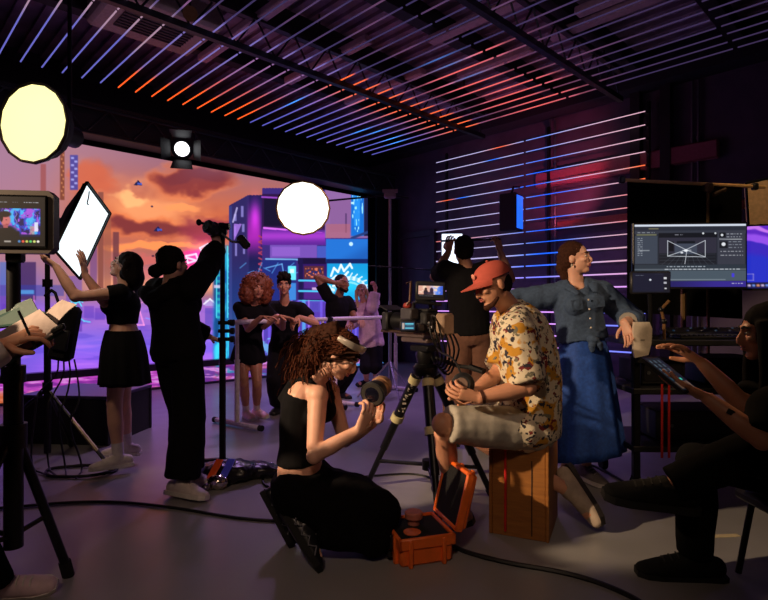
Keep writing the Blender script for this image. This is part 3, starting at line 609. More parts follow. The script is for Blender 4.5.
# its stand with ballast and cables
sx, sy = P(47.5, 300, 4.2).x, 4.2
t = thing('light_stand', V((sx, sy, 0)), 'black light stand with a hanging power ballast in front of the video wall', 'light stand')
q = MB(); q.tube([V((sx, sy, .1)), V((sx, sy, 1.15))], .026); q.tube([V((sx, sy, 1.1)), V((sx, sy, 1.78))], .019)
for z in (.62, 1.15, 1.42): q.cyl((sx, sy, z - .03), (sx, sy, z + .03), .036)
part('pole', q, blackm, t)
q = MB(); q.tube([V((sx, sy, 1.76)), (V((sx, sy, 1.78)) + back) / 2 + V((0, 0, -.02)), back + nb * .1], .018); part('yoke', q, blackm, t)
for k, ft in enumerate((V((P(112, 472, 4.04).x, 4.04, .02)), V((-3.3, 4.15, .02)), V((-2.75, 4.75, .02)))):
    q = MB(); a = V((sx, sy, .60)); q.tube([a, ft], .014); q.cyl(ft + (a - ft) * .0, ft + (a - ft).normalized() * .07, .022)
    lg = part('leg', q, blackm, t)
    if k == 0:
        q = MB(); q.tube([a.lerp(ft, .38), a.lerp(ft, .78)], .0155); part('leg_sleeve', q, mat('silver_tube', (150, 132, 110), .35, .8), lg)
q = MB()
for z in (.98, 1.05): q.tube([V((sx, sy, z)), V((sx + .06, sy - .05, z + .03))], .02)
part('clamp_knob', q, rubber, t)
# ballast
bc = P(65, 333, 4.1); t = thing('power_ballast', bc, 'black power ballast bag hanging on the light stand with cables below', 'power supply')
q = MB(); q.box(bc, (.17, .12, .42), .03, rot=Matrix.Rotation(.18, 4, 'Y')); part('body', q, blackf, t)
q = MB(); q.box(bc + V((.01, -.065, -.05)), (.11, .03, .16), .01, rot=Matrix.Rotation(.18, 4, 'Y')); part('pocket', q, black, t)
q = MB(); q.tube([bc + V((-.04, 0, .2)), bc + V((-.11, .04, .34)), V((sx, sy - .03, 1.32))], .012, smooth=1); part('strap', q, rubber, t)
for k in range(4):
    x0 = bc + V((-.05 + k * .04, 0, -.2)); e = V((bc.x - .15 + k * .09, 4.0 - .03 * k, .45 - .05 * k)); q = MB()
    q.tube([x0, x0 + V((.01 * k, -.01, -.12)), (x0 + e) / 2 + V((.05 * (k - 1.5), 0, -.05)), e + V((0, 0, .1)), V((e.x - .1 + .05 * k, 4.06, .02)), V((e.x + .1, 3.95 - .03 * k, .012))], .007, n=6, smooth=2); part('cable', q, cablem, t)
# coiled cable on the floor
t = thing('cable_coil', G(85, 470), 'loose coil of black cable on the floor beside the light stand', 'cable'); q = MB(); g = G(80, 473)
pts = [g + V((.25 * math.cos(a) * (1 + .08 * math.sin(3 * a)), .15 * math.sin(a) * (1 + .1 * math.cos(2 * a)), .012 + .004 * (a % 2))) for a in np.linspace(0, 12.2, 46)]
q.tube(pts, .011, n=6, smooth=1); part('loop', q, cablem, t)
# black platform box
def gp(x, y, z): return V((x, y, z))
q = MB(); e1 = V((.995, -.1, 0)).normalized(); e2 = V((.1, .995, 0)).normalized(); c0 = V((-2.45, 4.79, 0)); t = thing('stage_platform', c0, 'low black boxy platform behind the light stand at left', 'platform')
M = Matrix((e1, e2, UP)).transposed().to_4x4()
cc = c0 - e1 * .42 + e2 * .36; q.box(cc + UP * .205, (.84, .72, .41), .006, rot=M); part('body', q, mat('platform_black', (22, 20, 26), .6), t, smooth=False)
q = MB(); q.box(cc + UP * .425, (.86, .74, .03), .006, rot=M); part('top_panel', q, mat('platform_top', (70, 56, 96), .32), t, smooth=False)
for a in (-.42, .42):
    for b_ in (-.36, .36): q = MB(); q.box(cc + e1 * a * .985 + e2 * b_ * .98 + UP * .205, (.03, .03, .41), .004, rot=M); part('corner_trim', q, mat('edge_metal', (40, 40, 46), .5, .4), t, smooth=False)
# hanging spotlight
fc = P(182, 149, 7.6); t = thing('stage_spotlight', fc, 'black stage spotlight with barn doors and white lens hanging over the video wall', 'spotlight')
fd = V((.25, -.95, -.32)).normalized(); fs = fd.cross(UP).normalized(); fu = fs.cross(fd)
q = MB(); q.lathe(fc - fd * .26, fd, [(0, .08), (.03, .12), (.2, .14), (.26, .15)], 20); part('housing', q, black, t)
q = MB(); q.lathe(fc - fd * .004, fd, [(0, .108), (.012, .09), (.022, .05), (.026, .01)], 24); part('lens', q, mat('spot_lens', (250, 250, 255), emit=2.5), t, angle=180)
for s1, ax, ay in ((1, fs, fu), (-1, fs, fu), (1, fu, fs), (-1, fu, fs)):
    q = MB(); b0 = fc + ax * s1 * .15; tip = b0 + fd * .15 + ax * s1 * .11
    q.prism([b0 - ay * .12, b0 + ay * .12, tip + ay * .15, tip - ay * .15], fd * .006); part('barn_door', q, blackm, t, smooth=False)
q = MB(); q.tube([fc - fd * .1 - fs * .16, fc - fd * .1 - fs * .17 + UP * .25, fc - fd * .1 + UP * .28, fc - fd * .1 + fs * .17 + UP * .25, fc - fd * .1 + fs * .16], .012); q.tube([fc - fd * .1 + UP * .28, V((fc.x - fd.x * .1, fc.y - fd.y * .1, 3.66))], .016); part('yoke', q, blackm, t)
# boom stand that carries the round white lamp
sx2, sy2 = P(390, 300, 7.2).x, 7.2; topz = P(388, 195, 7.2).z
t = thing('boom_stand', V((sx2, sy2, 0)), 'silver boom stand behind the right end of the ballet barre', 'light stand')
q = MB(); q.tube([V((sx2, sy2, .1)), V((sx2, sy2, 1.3))], .022); q.tube([V((sx2, sy2, 1.3)), V((sx2, sy2, topz))], .016); part('pole', q, mat('stand_silver', (170, 165, 180), .35, .8), t)
q = MB(); q.box(V((sx2, sy2 - .02, topz)), (.16, .1, .1), .02); q.cyl((sx2 - .1, sy2 - .06, topz + .04), (sx2 + .1, sy2 - .06, topz + .04), .025); part('grip_head', q, mat('grip', (150, 120, 130), .5, .3), t)
q = MB(); e = cL + V((0, .3, .12)); q.tube([V((sx2 + .25, sy2 + .05, topz - .03)), V((sx2, sy2, topz)), e], .012); part('boom_arm', q, blackm, t)
q = MB(); q.tube([V((sx2 - .28, sy2 - .1, topz - .95)), V((sx2 + .55, sy2, topz - 1.0))], .008); part('crossbar', q, blackm, t)
for k in range(3):
    a = k * 2.094 + .8; q = MB(); q.tube([V((sx2, sy2, .5)), V((sx2 + math.cos(a) * .45, sy2 + math.sin(a) * .45, .014))], .013); part('leg', q, mat('stand_silver', (170, 165, 180), .35, .8), t)
# ballet barres
barA, barB, barM = V((P(230, 322, 5.45).x, 5.45, 1.075)), V((P(399, 318, 8.0).x, 8.0, 1.075)), None
barM = barA.lerp(barB, .49); dirb = (barB - barA).normalized(); perp = V((dirb.y, -dirb.x, 0))
pink_paint = mat('barre_paint', (226, 214, 220), .38)
for k, (a, b, lb) in enumerate(((barA, barM - dirb * .03, 'white ballet barre with the curly haired girl and boy leaning on it'), (barM + dirb * .03, barB, 'farther white ballet barre in front of the man in black and the blonde person'))):
    t = thing('ballet_barre', V((a.x, a.y, 0)), lb, 'ballet barre', 'ballet barres in front of the video wall')
    q = MB(); q.tube([a, b], .026, n=14); part('rail', q, pink_paint, t)
    for e, s1 in ((a, 1), (b, -1)):
        q = MB(); q.cyl(e - dirb * .012 * s1, e + dirb * .02 * s1, .029); part('end_cap', q, rubber, t)
        f = e + dirb * .09 * s1
        q = MB(); q.tube([V((f.x, f.y, .055)), V((f.x, f.y, .68))], .027, n=12); q.tube([V((f.x, f.y, .6)), V((f.x, f.y, 1.06))], .020, n=12); q.cyl((f.x, f.y, .67), (f.x, f.y, .69), .03); pp = part('post', q, pink_paint, t)
        q = MB(); q.tube([V((f.x, f.y, .035)) - perp * .33, V((f.x, f.y, .035)) + perp * .33], .026, n=12); ff = part('foot_bar', q, pink_paint, t)
        q = MB(); 
        for s2 in (-1, 1): q.cyl(V((f.x, f.y, .035)) + perp * .33 * s2, V((f.x, f.y, .035)) + perp * .37 * s2, .03)
        part('rubber_tip', q, rubber, ff)
# stand beside the person with the raised arm
sx3, sy3 = P(222.5, 300, 3.95).x, 3.95
t = thing('light_stand', V((sx3, sy3, 0)), 'tall black light stand between the dark hooded person and the barre', 'light stand')
q = MB(); q.tube([V((sx3, sy3, .06)), V((sx3, sy3, 1.0))], .025); q.tube([V((sx3, sy3, .95)), V((sx3, sy3, 1.80))], .019)
part('pole', q, blackm, t)
for z in (1.06, 1.12, 1.0):
    q = MB(); q.cyl((sx3 - .03, sy3, z), (sx3 + .075, sy3, z), .014); q.cyl((sx3 + .06, sy3, z), (sx3 + .085, sy3, z), .024); part('knob', q, rubber, t)
for k, ft in enumerate((G(271, 470), G(206, 492), V((sx3 - .45, sy3 + .3, 0)))):
    ft = V((ft.x, ft.y, .03)); q = MB(); q.tube([V((sx3, sy3, .12)), ft.lerp(V((sx3, sy3, .1)), .5), ft], .017); lg = part('leg', q, blackm, t)
    q = MB(); q.ell(ft, (.03, .03, .028)); part('foot', q, mat('chromed_foot', (150, 140, 150), .25, .9), lg)
# lamp head with its rod
hc = P(213, 229, 3.9); t = thing('lamp_head', hc, 'small black lamp head held up in a hand on top of the stand', 'lamp')
q = MB(); q.ell(hc, (.056, .065, .054)); q.lathe(hc + V((.0, -.03, 0)), V((-.5, -.8, .25)), [(0, .044), (.04, .05), (.055, .036)], 16); part('housing', q, black, t)
q = MB(); q.tube([hc + V((-.04, 0, .03)), hc + V((-.09, -.02, .045))], .010); q.ell(hc + V((-.095, -.02, .045)), (.02, .02, .024)); part('knob', q, rubber, t)
q = MB(); q.tube([hc + V((.06, 0, -.03)), hc + V((.13, .02, -.09)), V((P(246, 245, 3.9).x, 3.9, P(246, 243, 3.9).z))], .009); part('rod', q, grey, t)
q = MB(); q.box(P(243.5, 242, 3.9), (.06, .05, .11), .015, rot=Matrix.Rotation(-.7, 4, 'Y')); part('rod_clamp', q, black, t)
q = MB(); q.box(V((sx3, sy3 - .01, 1.80)), (.07, .07, .1), .02); q.cyl((sx3 - .05, sy3 - .03, 1.82), (sx3 + .06, sy3 - .03, 1.82), .025); part('grip_head', q, blackm, t)
# sandbag with foil
g = G(226, 483); t = thing('sandbag', V((g.x, g.y, 0)), 'black shiny sandbag with orange and blue sheen lying over the stand legs', 'sandbag')
q = MB(); q.ell(V((g.x + .0, g.y + .05, .07)), (.2, .14, .075)); q.ell(V((g.x + .17, g.y + .14, .05)), (.2, .1, .055)); q.ell(V((g.x - .1, g.y + .1, .05)), (.14, .12, .05))
me = remesh(q, .014); wrinkle(me, .016, 14, 5, (1, 1, 1)); part('bag', me, mat('vinyl_black', (24, 22, 30), .3, bump=.3), t)
q = MB(); gb = Matrix.Rotation(.55, 4, 'Z')
q.box(V((g.x - .05, g.y - .085, .125)), (.06, .15, .012), .005, rot=Matrix.Rotation(-.35, 4, 'Z') @ Matrix.Rotation(.75, 4, 'X')); part('orange_strip', q, mat('orange_strip', (255, 96, 40), .3), t)
q = MB(); q.box(V((g.x + .03, g.y - .075, .125)), (.06, .15, .012), .005, rot=Matrix.Rotation(-.35, 4, 'Z') @ Matrix.Rotation(.75, 4, 'X')); part('blue_strip', q, mat('blue_strip', (90, 96, 255), .3), t)
q = MB(); q.ell(V((g.x - .02, g.y - .13, .05)), (.07, .05, .045)); me = remesh(q, .009); wrinkle(me, .014, 40, 2, (1, 1, 1)); part('foil', me, mat('foil', (210, 200, 190), .18, 1.0), t)

# field monitor at the left edge
def mk_text(s, x0, y0, x1, rows, col, dy=3.0, a=.8, seed=1):
    rr = random.Random(seed)
    for r in range(rows):
        x = x0
        while x < x1:
            w_ = rr.uniform(1.0, 4); s.rect(x, y0 + r * dy, min(x + w_, x1), y0 + r * dy + .9, col, a, .3); x += w_ + rr.uniform(.8, 1.6)
mc = P(8.5, 221.5, 2.15); Mf = FR(mc, V((-.12, 1, 0)))
t = thing('field_monitor', mc, 'rugged black field monitor at the left edge showing a person in black', 'monitor')
q = MB(); W2, H2, ch = .168, .126, .02
q.M = Mf; q.prism([(-W2 + ch, 0, -H2), (W2 - ch, 0, -H2), (W2, 0, -H2 + ch), (W2, 0, H2 - ch), (W2 - ch, 0, H2), (-W2 + ch, 0, H2), (-W2, 0, H2 - ch), (-W2, 0, -H2 + ch)], (0, .05, 0)); part('housing', q, mat('monitor_body', (58, 50, 46), .45), t, smooth=False)
q = MB(); q.M = Mf; w3, h3 = .148, .106; q.box((0, -.004, 0), (w3 * 2, .01, h3 * 2), .004); part('bezel', q, mat('glass_black', (8, 8, 10), .2), t, smooth=False)
def paint_field(s):     # coordinates 0..100 x 0..74
    s.c[:] = (10, 10, 13); x, y = s.x, s.y
    m_ = (y > 18) * (y < 60) * 1.0 * (x > 2) * (x < 94)
    s.mix(m_, (44, 62, 196)); n = fbm(x / 7, y / 9, 4, 1); s.mix(m_ * ss(.52, .64, n), (60, 180, 245)); s.mix(m_ * (1 - ss(.36, .46, n)), (22, 20, 84)); s.mix(m_ * ss(.55, .7, fbm(x / 5, y / 7, 3, 5)), (170, 80, 220))
    for k in range(6): s.line([(60 + (k % 2) * 3, 20 + k * 6), (63 - (k % 2) * 3, 26 + k * 6)], .6, (120, 110, 190))
    s.rect(86, 38, 91, 52, (236, 240, 255), .9); s.rect(80, 44, 86, 58, (236, 160, 120), .6); s.rect(46, 20, 52, 40, (110, 240, 255), .7)
    s.mix(m_ * ss(55, 58, y) * ss(44, 50, x), (16, 16, 60))
    s.blob(50, 58, 15, 14, (12, 10, 14)); s.rect(34, 52, 66, 60, (12, 10, 14)); s.blob(48, 36, 6.5, 9, (206, 110, 110)); s.rect(45, 42, 51, 47, (176, 84, 90)); s.blob(47, 26.5, 8, 4.5, (26, 14, 16)); s.blob(42.5, 32, 2.2, 6, (26, 14, 16)); s.rect(48, 34.6, 50, 35.6, (50, 20, 30)); s.rect(48, 41, 52, 42, (140, 50, 60))
    s.rect(0, 60, 100, 74, (12, 12, 15)); mk_text(s, 38, 8, 50, 1, (190, 190, 195), seed=4); mk_text(s, 72, 8, 92, 1, (225, 225, 230), seed=3); mk_text(s, 57, 8, 64, 1, (120, 120, 130), seed=8)
    for k, cl in enumerate(((70, 130, 190), (236, 90, 70), (200, 200, 90), (90, 200, 110), (210, 220, 120), (236, 230, 220))): s.blob(66 + k * 5, 67, 1.9, 1.9, cl)
    s.blob(24, 67, 2, 2, (240, 210, 120)); s.blob(31, 67, 2.2, 2.4, (60, 150, 230)); s.rect(46, 66, 55, 68.6, (200, 190, 180), .8)
screen('screen', fp(Mf, -.140, -.0095, .098), fp(Mf, .140, -.0095, .098) - fp(Mf, -.140, -.0095, .098), fp(Mf, 0, 0, -.098) - fp(Mf, 0, 0, .098), 170, 120, paint_field, screen_mat('monitor_light', 1.0), t, xr=(0, 100), yr=(0, 74))
q = MB(); q.M = Mf; q.box((0, .05, -.135), (.06, .05, .05), .008); part('mount', q, blackm, t)
# its stand
sx4, sy4 = mc.x - .035, 2.23
t = thing('monitor_stand', V((sx4, sy4, 0)), 'thick black tripod stand carrying the field monitor at the left edge', 'stand')
q = MB(); q.tube([V((sx4, sy4, .25)), V((sx4, sy4, .95))], .036, n=14); q.tube([V((sx4, sy4, .95)), V((sx4, sy4, 1.44))], .026, n=14); q.cyl((sx4, sy4, .93), (sx4, sy4, 1.0), .045); part('pole', q, blackm, t)
q = MB(); q.cyl((sx4, sy4, .66), (sx4, sy4, .76), .05); part('collar', q, black, t)
for k, ft in enumerate((V((-1.455, 2.49, .02)), V((-1.98, 2.3, .02)), V((-1.62, 1.78, .02)))):
    q = MB(); a = V((sx4, sy4, .74)); q.tube([a, ft], .02, n=10); lg = part('leg', q, blackm, t)
    q = MB(); m_ = a.lerp(ft, .58); q.tube([V((sx4, sy4, .3)), m_], .011); part('brace', q, blackm, lg)
    q = MB(); q.cyl(ft - UP * .018, ft + (a - ft).normalized() * .06, .026); part('rubber_foot', q, rubber, lg)
# ring binder on the left
bc = P(20, 338, 1.98); t = thing('script_binder', bc, 'open dark green script folder with white pages held at the left edge', 'folder')
pA, pB, pC, pD = P(-22, 378, 1.9), P(63, 330, 1.86), P(34, 302, 2.12), P(-30, 332, 2.2)
nn = (pB - pA).cross(pD - pA).normalized(); nn = nn if nn.z > 0 else -nn
q = MB(); q.prism([pA, pB, pC.lerp(pB, .35), pD.lerp(pA, .35)], -nn * .012); part('lower_cover', q, mat('folder_green', (36, 64, 58), .45), t, smooth=False)
q = MB(); q.prism([P(-26, 330, 2.14), P(44, 322, 2.08), P(31, 298, 2.2), P(-28, 322, 2.26)], (0, .01, -.006)); part('raised_cover', q, mat('folder_green', (36, 64, 58), .45), t, smooth=False)
rows = []
for i in range(7):
    f = i / 6; a = pA.lerp(pD, f * .6) + nn * .006; b = pB.lerp(pC, f * .6) + nn * (.006 + .03 * math.sin(f * 2.6)); rows.append([a.lerp(b, j / 8) for j in range(9)])
q = MB(); q.grid(rows); q.grid([[p - nn * .004 for p in r] for r in rows]); part('page', q, mat('paper', (150, 134, 128), .8), t, angle=180)
rows = []
for i in range(7):
    f = i / 6; a = P(38, 324, 2.02).lerp(P(62, 300, 2.02), f); rows.append([a + (P(52, 330, 1.95) - P(38, 324, 2.02)) * (j / 5) + V((0, 0, .012 * math.sin(f * 3))) for j in range(6)])
q = MB(); q.grid(rows); q.grid([[p + V((0, .003, -.002)) for p in r] for r in rows]); part('curled_page', q, mat('paper', (150, 134, 128), .8), t, angle=180)
q = MB(); q.box(pB.lerp(pA, .02) + nn * .012, (.05, .02, .02), .005, rot=Matrix.Rotation(-.5, 4, 'Y')); part('clip', q, blackm, t)

# ------------------------------------------------------------------ cinema camera on its tripod
cy0 = 3.3; cc = V((P(424, 320, cy0).x, cy0, P(424, 322, cy0).z)); vd = V((-.62, .78, 0)).normalized(); Mc = FR(cc, vd)      # lens looks along +y local
t = thing('cinema_camera', cc, 'black cinema camera rig with a lit monitor on top in front of the seated man', 'camera')
def cpart(name, fn, m, smooth=True, par=None):
    q = MB(); q.M = Mc; fn(q); return part(name, q, m, par or t, smooth=smooth)
cpart('body', lambda q: (q.box((0, .02, .0), (.13, .2, .13), .012), q.box((0, .0, .072), (.09, .16, .02), .006)), black)
cpart('lens', lambda q: (q.lathe((0, .12, .0), (0, 1, 0), [(0, .04), (.02, .046), (.07, .05), (.1, .056), (.14, .058)], 24)), blackm)
def mbx(q): q.box((0, .30, 0), (.15, .06, .12), .01); q.box((0, .31, .085), (.15, .09, .008), 0, rot=Matrix.Rotation(.35, 4, 'X'))
cpart('matte_box', mbx, black)
cpart('battery', lambda q: q.box((.03, -.15, -.01), (.10, .07, .13), .012), mat('battery_tan', (150, 124, 104), .5))
cpart('top_handle', lambda q: (q.tube([(0, .1, .08), (0, .09, .13), (0, -.05, .13), (0, -.06, .08)], .012, smooth=1)), blackm)
cpart('base_plate', lambda q: (q.box((0, .04, -.085), (.1, .34, .018), .004), q.box((0, .03, -.11), (.12, .24, .03), .006)), mat('plate_grey', (120, 104, 104), .35, .6))
for s1 in (-1, 1): cpart('rod', lambda q: q.cyl((.045 * s1, -.18, -.065), (.045 * s1, .36, -.065), .0095), mat('rod_metal', (150, 120, 104), .25, .9))
cpart('side_box', lambda q: (q.box((-.1, .02, .05), (.07, .1, .07), .008), q.box((-.09, -.02, -.03), (.05, .12, .05), .008)), mat('box_grey', (74, 72, 78), .45, .3))
def knobs(q):
    rr = random.Random(4)
    for k in range(16): q.cyl((.066, rr.uniform(-.07, .11), rr.uniform(-.05, .06)), (.074 + rr.random() * .02, rr.uniform(-.07, .11), rr.uniform(-.05, .06)), .008)
    for k in range(8): q.cyl((rr.uniform(-.05, .05), -.075, rr.uniform(-.05, .05)), (rr.uniform(-.05, .05), -.09, rr.uniform(-.05, .05)), .007)
cpart('knob_panel', knobs, mat('knob_grey', (110, 108, 112), .4, .5))
def cbl(q):
    for k in range(6): q.tube([(.03 * (k - 2.5) * .6, -.12, .03), (.05 * (k - 3), -.2, -.03 - .02 * k), (.03 * (k - 2), -.2, -.2), (.02 * k, -.1, -.26 - .02 * k), (.03, .0, -.16)], .006, n=6, smooth=2)
cpart('cable', cbl, cablem)
cpart('red_cap', lambda q: q.ell((-.09, .05, .1), (.025, .03, .02)), mat('red_cap', (150, 50, 40), .5))
# top monitor facing the camera
mm = P(430.5, 291, 3.2); Mm = FR(mm, V((.05, 1, .0)), V((.03, 0, 1)))
q = MB(); q.M = Mm; q.box((0, .012, 0), (.18, .026, .115), .008); mon = part('monitor', q, black, t)
def paint_top(s):
    s.c[:] = (16, 14, 18); x, y = s.x, s.y; m_ = (y > 10) * (y < 46) * (x > 4) * (x < 96) * 1.0
    s.mix(m_, (226, 170, 150)); s.mix(m_ * ss(40, 60, x), (200, 190, 220)); s.mix(m_ * ss(60, 78, x), (90, 140, 240)); s.mix(m_ * ss(.5, .65, fbm(x / 14, y / 9, 4, 2)), (246, 214, 190)); s.mix(m_ * ss(80, 90, x) * .6, (40, 70, 200))
    s.blob(32, 36, 8, 10, (40, 30, 40)); s.blob(32, 24, 5, 6, (70, 40, 36)); s.blob(54, 30, 7, 12, (50, 34, 60)); s.rect(24, 36, 62, 46, (40, 30, 50), .9)
    mk_text(s, 8, 52, 60, 1, (160, 160, 170), seed=6)
screen('monitor_screen', fp(Mm, -.078, -.0025, .045), fp(Mm, .078, 0, 0) - fp(Mm, -.078, 0, 0), fp(Mm, 0, 0, -.045) - fp(Mm, 0, 0, .04), 90, 56, paint_top, screen_mat('monitor_light', 1.0), mon, xr=(0, 100), yr=(0, 60))
q = MB(); q.tube([mm + V((-.14, .03, .045)), mm + V((-.115, .02, .06)), mm + V((-.12, .03, -.06)), mm + V((-.14, .04, -.08))], .008); part('antenna', q, mat('copper', (84, 58, 48), .4, .5), t)
q = MB(); q.tube([mm + V((0, .03, -.05)), fp(Mc, 0, .02, .13)], .013); part('monitor_arm', q, blackm, t)
q = MB(); q.box(P(428, 303, 3.22), (.16, .06, .02), .005, rot=Matrix.Rotation(.1, 4, 'Y')); part('monitor_shelf', q, blackm, t)
# little side screen
ms = P(408, 326, 3.12); Ms = FR(ms, V((.1, 1, 0)))
q = MB(); q.M = Ms; q.box((0, .012, 0), (.098, .024, .07), .008); m2 = part('side_screen', q, black, t)
def paint_side(s):
    s.c[:] = (14, 20, 30); s.rect(4, 6, 96, 54, (40, 70, 96)); s.rect(8, 10, 24, 50, (220, 190, 170), .8); s.rect(30, 12, 90, 20, (110, 220, 240), .9); s.rect(30, 40, 90, 48, (110, 220, 240), .8); mk_text(s, 34, 26, 84, 3, (160, 240, 250), dy=5, seed=2)
screen('side_display', fp(Ms, -.04, -.0015, .026), fp(Ms, .04, 0, 0) - fp(Ms, -.04, 0, 0), fp(Ms, 0, 0, -.026) - fp(Ms, 0, 0, .026), 60, 40, paint_side, screen_mat('monitor_light', 1.0), m2, xr=(0, 100), yr=(0, 60))
# tripod
ap = V((cc.x + .01, cy0 + .02, .83)); t = thing('camera_tripod', V((ap.x, ap.y, 0)), 'black camera tripod with cream bands under the cinema camera', 'tripod')
q = MB(); q.lathe(ap + UP * -.03, UP, [(0, .05), (.03, .075), (.07, .078), (.09, .06)], 20); q.lathe(ap + UP * .06, UP, [(0, .05), (.05, .062), (.1, .055)], 20); q.box(ap + UP * .155, (.12, .16, .04), .008, rot=Mc.to_3x3().to_4x4()); part('fluid_head', q, blackm, t)
q = MB(); q.tube([ap + V((.06, -.03, .1)), P(458, 366, 3.15), P(474, 368, 3.05), P(483, 371, 3.0)], .012); q.tube([P(470, 367, 3.08), P(484, 371.5, 3.0)], .018); part('pan_handle', q, rubber, t)
cream = mat('cream_band', (206, 196, 150), .5)
for k, ft in enumerate((V((-.12, 3.74, .0)), V((.71, 3.55, .0)), V((.30, 2.90, .0)))):
    a = ap + (V((ft.x, ft.y, ap.z)) - ap).normalized() * .07 - UP * .01; d = (ft - a); q = MB()
    sd = d.cross(UP).normalized()
    q.tube([a, a + d * .34], .034, n=12); q.tube([a + d * .3, a + d * .64], .027, n=12); q.tube([a + d * .6, a + d * .97], .020, n=12); lg = part('leg', q, blackm, t)
    for f, r in ((.02, .038), (.34, .042)):
        q = MB(); q.cyl(a + d * f, a + d * (f + .05), r); part('band', q, cream, lg)
    if k == 0:
        q = MB(); rr = random.Random(3)
        for j in range(14): p0 = a + d * (.09 + j * .017); q.box(p0 + V((rr.uniform(-.012, .012), -.034, rr.uniform(-.01, .01))), (.018 * rr.random() + .006, .004, .012), 0)
        part('leg_print', q, mat('print_grey', (170, 160, 150), .6), lg, smooth=False)
    q = MB(); q.cyl(ft + UP * .002, ft - d.normalized() * .05 + UP * .0, .026); part('rubber_foot', q, rubber, lg)
    q = MB(); q.tube([a + d * .76, V((ap.x + .02, ap.y, .27))], .013); part('spreader_arm', q, blackm, lg)
q = MB(); q.cyl((ap.x + .02, ap.y, .24), (ap.x + .02, ap.y, .30), .04); part('spreader_hub', q, black, t)
# follow-focus hand unit held by the seated man
hw = P(463, 384, 2.72); t = thing('focus_hand_unit', hw, 'round black focus hand wheel held by the seated man in the cap', 'camera control')
q = MB(); q.lathe(hw, V((-.25, -.95, .1)), [(-.04, .05), (-.02, .058), (.01, .058), (.02, .045), (.03, .04)], 24); part('wheel', q, black, t)
q = MB(); q.lathe(hw + V((-.01, -.025, .004)), V((-.25, -.95, .1)), [(0, .034), (.006, .03)], 24); part('wheel_face', q, mat('tan_face', (120, 96, 84), .5), t)
q = MB(); q.box(hw + V((-.0, .07, -.02)), (.1, .08, .06), .01); part('body', q, black, t)
q = MB(); q.tube([hw + V((.0, .05, .04)), hw + V((-.03, .1, .12)), hw + V((-.1, .3, .14)), fp(Mc, 0, -.1, -.1)], .006, n=6, smooth=2); part('cable', q, cablem, t)

# ------------------------------------------------------------------ plywood seat box, tape, orange case
bo = V((.581, 2.96, 0)); br = V((.861, 2.836, 0)); e1 = (br - bo).normalized(); e2 = V((-e1.y, e1.x, 0)); Mb = Matrix((e1, e2, UP)).transposed().to_4x4()
woodm = bpy.data.materials.new('plywood'); woodm.use_nodes = True; nt = woodm.node_tree; b = nt.nodes['Principled BSDF']
tc = nt.nodes.new('ShaderNodeTexCoord'); mp = nt.nodes.new('ShaderNodeMapping'); mp.inputs['Scale'].default_value = (3, 3, 26); n = nt.nodes.new('ShaderNodeTexNoise'); n.inputs['Scale'].default_value = 3; n.inputs['Detail'].default_value = 6
r = nt.nodes.new('ShaderNodeValToRGB'); r.color_ramp.elements[0].color = (*lin((120, 72, 30)), 1); r.color_ramp.elements[1].color = (*lin((176, 116, 52)), 1)
nt.links.new(tc.outputs['Object'], mp.inputs['Vector']); nt.links.new(mp.outputs['Vector'], n.inputs['Vector']); nt.links.new(n.outputs['Fac'], r.inputs['Fac']); nt.links.new(r.outputs['Color'], b.inputs['Base Color']); b.inputs['Roughness'].default_value = .55
t = thing('apple_box', bo, 'upright plywood box the man in the floral shirt sits on', 'wooden box')
wd, dp, hh = (br - bo).length, .40, .51
def bx(q, x0, x1, y0, y1, z0, z1, bev=.004): q.box(bo + e1 * ((x0 + x1) / 2) + e2 * ((y0 + y1) / 2) + UP * ((z0 + z1) / 2), (x1 - x0, y1 - y0, z1 - z0), bev, rot=Mb)
q = MB(); bx(q, 0.012, wd - .012, 0, .018, 0.0, hh); part('front_panel', q, woodm, t, smooth=False)
q = MB(); bx(q, 0.012, wd - .012, dp - .018, dp, 0.0, hh); part('back_panel', q, woodm, t, smooth=False)
for x0, nm in ((-.006, 0), (wd - .012, 1)):
    q = MB(); bx(q, x0, x0 + .018, -.004, dp + .004, 0, hh + .002); part('side_panel', q, woodm, t, smooth=False)
q = MB(); bx(q, 0.012, wd - .012, 0.018, dp - .018, hh - .018, hh); part('top_panel', q, woodm, t, smooth=False)
q = MB(); bx(q, wd * .72, wd * .74, -.003, 0, 0.02, .42, 0); part('panel_seam', q, mat('seam', (60, 34, 14), .7), t, smooth=False)
t = tag(obj('tape_strip', (lambda q: (q.tube([bo + e1 * .085 - e2 * .012 + UP * .50, bo + e1 * .088 - e2 * .016 + UP * .3, bo + e1 * .086 - e2 * .014 + UP * .03], .007, n=6, smooth=1), q)[1])(MB()), mat('red_tape', (196, 34, 34), .5)), 'red and white strap hanging down the front of the plywood box', 'strap')
# orange case
fl, fr_ = V((.072, 2.54, 0)), V((.352, 2.624, 0)); e1 = (fr_ - fl).normalized(); e2 = V((-e1.y, e1.x, 0)); Mo = Matrix((e1, e2, UP)).transposed().to_4x4(); oo = fl
orange = mat('case_orange', (244, 112, 40), .42, var=.08); foamm = mat('foam', (14, 13, 14), .95, bump=.4, scale=120)
t = thing('equipment_case', oo, 'open orange hard case with black foam on the floor', 'hard case')
cw, cd, chh = .292, .30, .14
def ob(q, x0, x1, y0, y1, z0, z1, bev=.01): q.box(oo + e1 * ((x0 + x1) / 2) + e2 * ((y0 + y1) / 2) + UP * ((z0 + z1) / 2), (x1 - x0, y1 - y0, z1 - z0), bev, rot=Mo)
q = MB(); ob(q, 0.012, cw - .012, 0.012, cd - .012, 0, .1, .014); ob(q, 0, cw, 0, .02, .085, chh, .006); ob(q, 0, cw, cd - .02, cd, .085, chh, .006); ob(q, 0, .02, 0, cd, .085, chh, .006); ob(q, cw - .02, cw, 0, cd, .085, chh, .006)
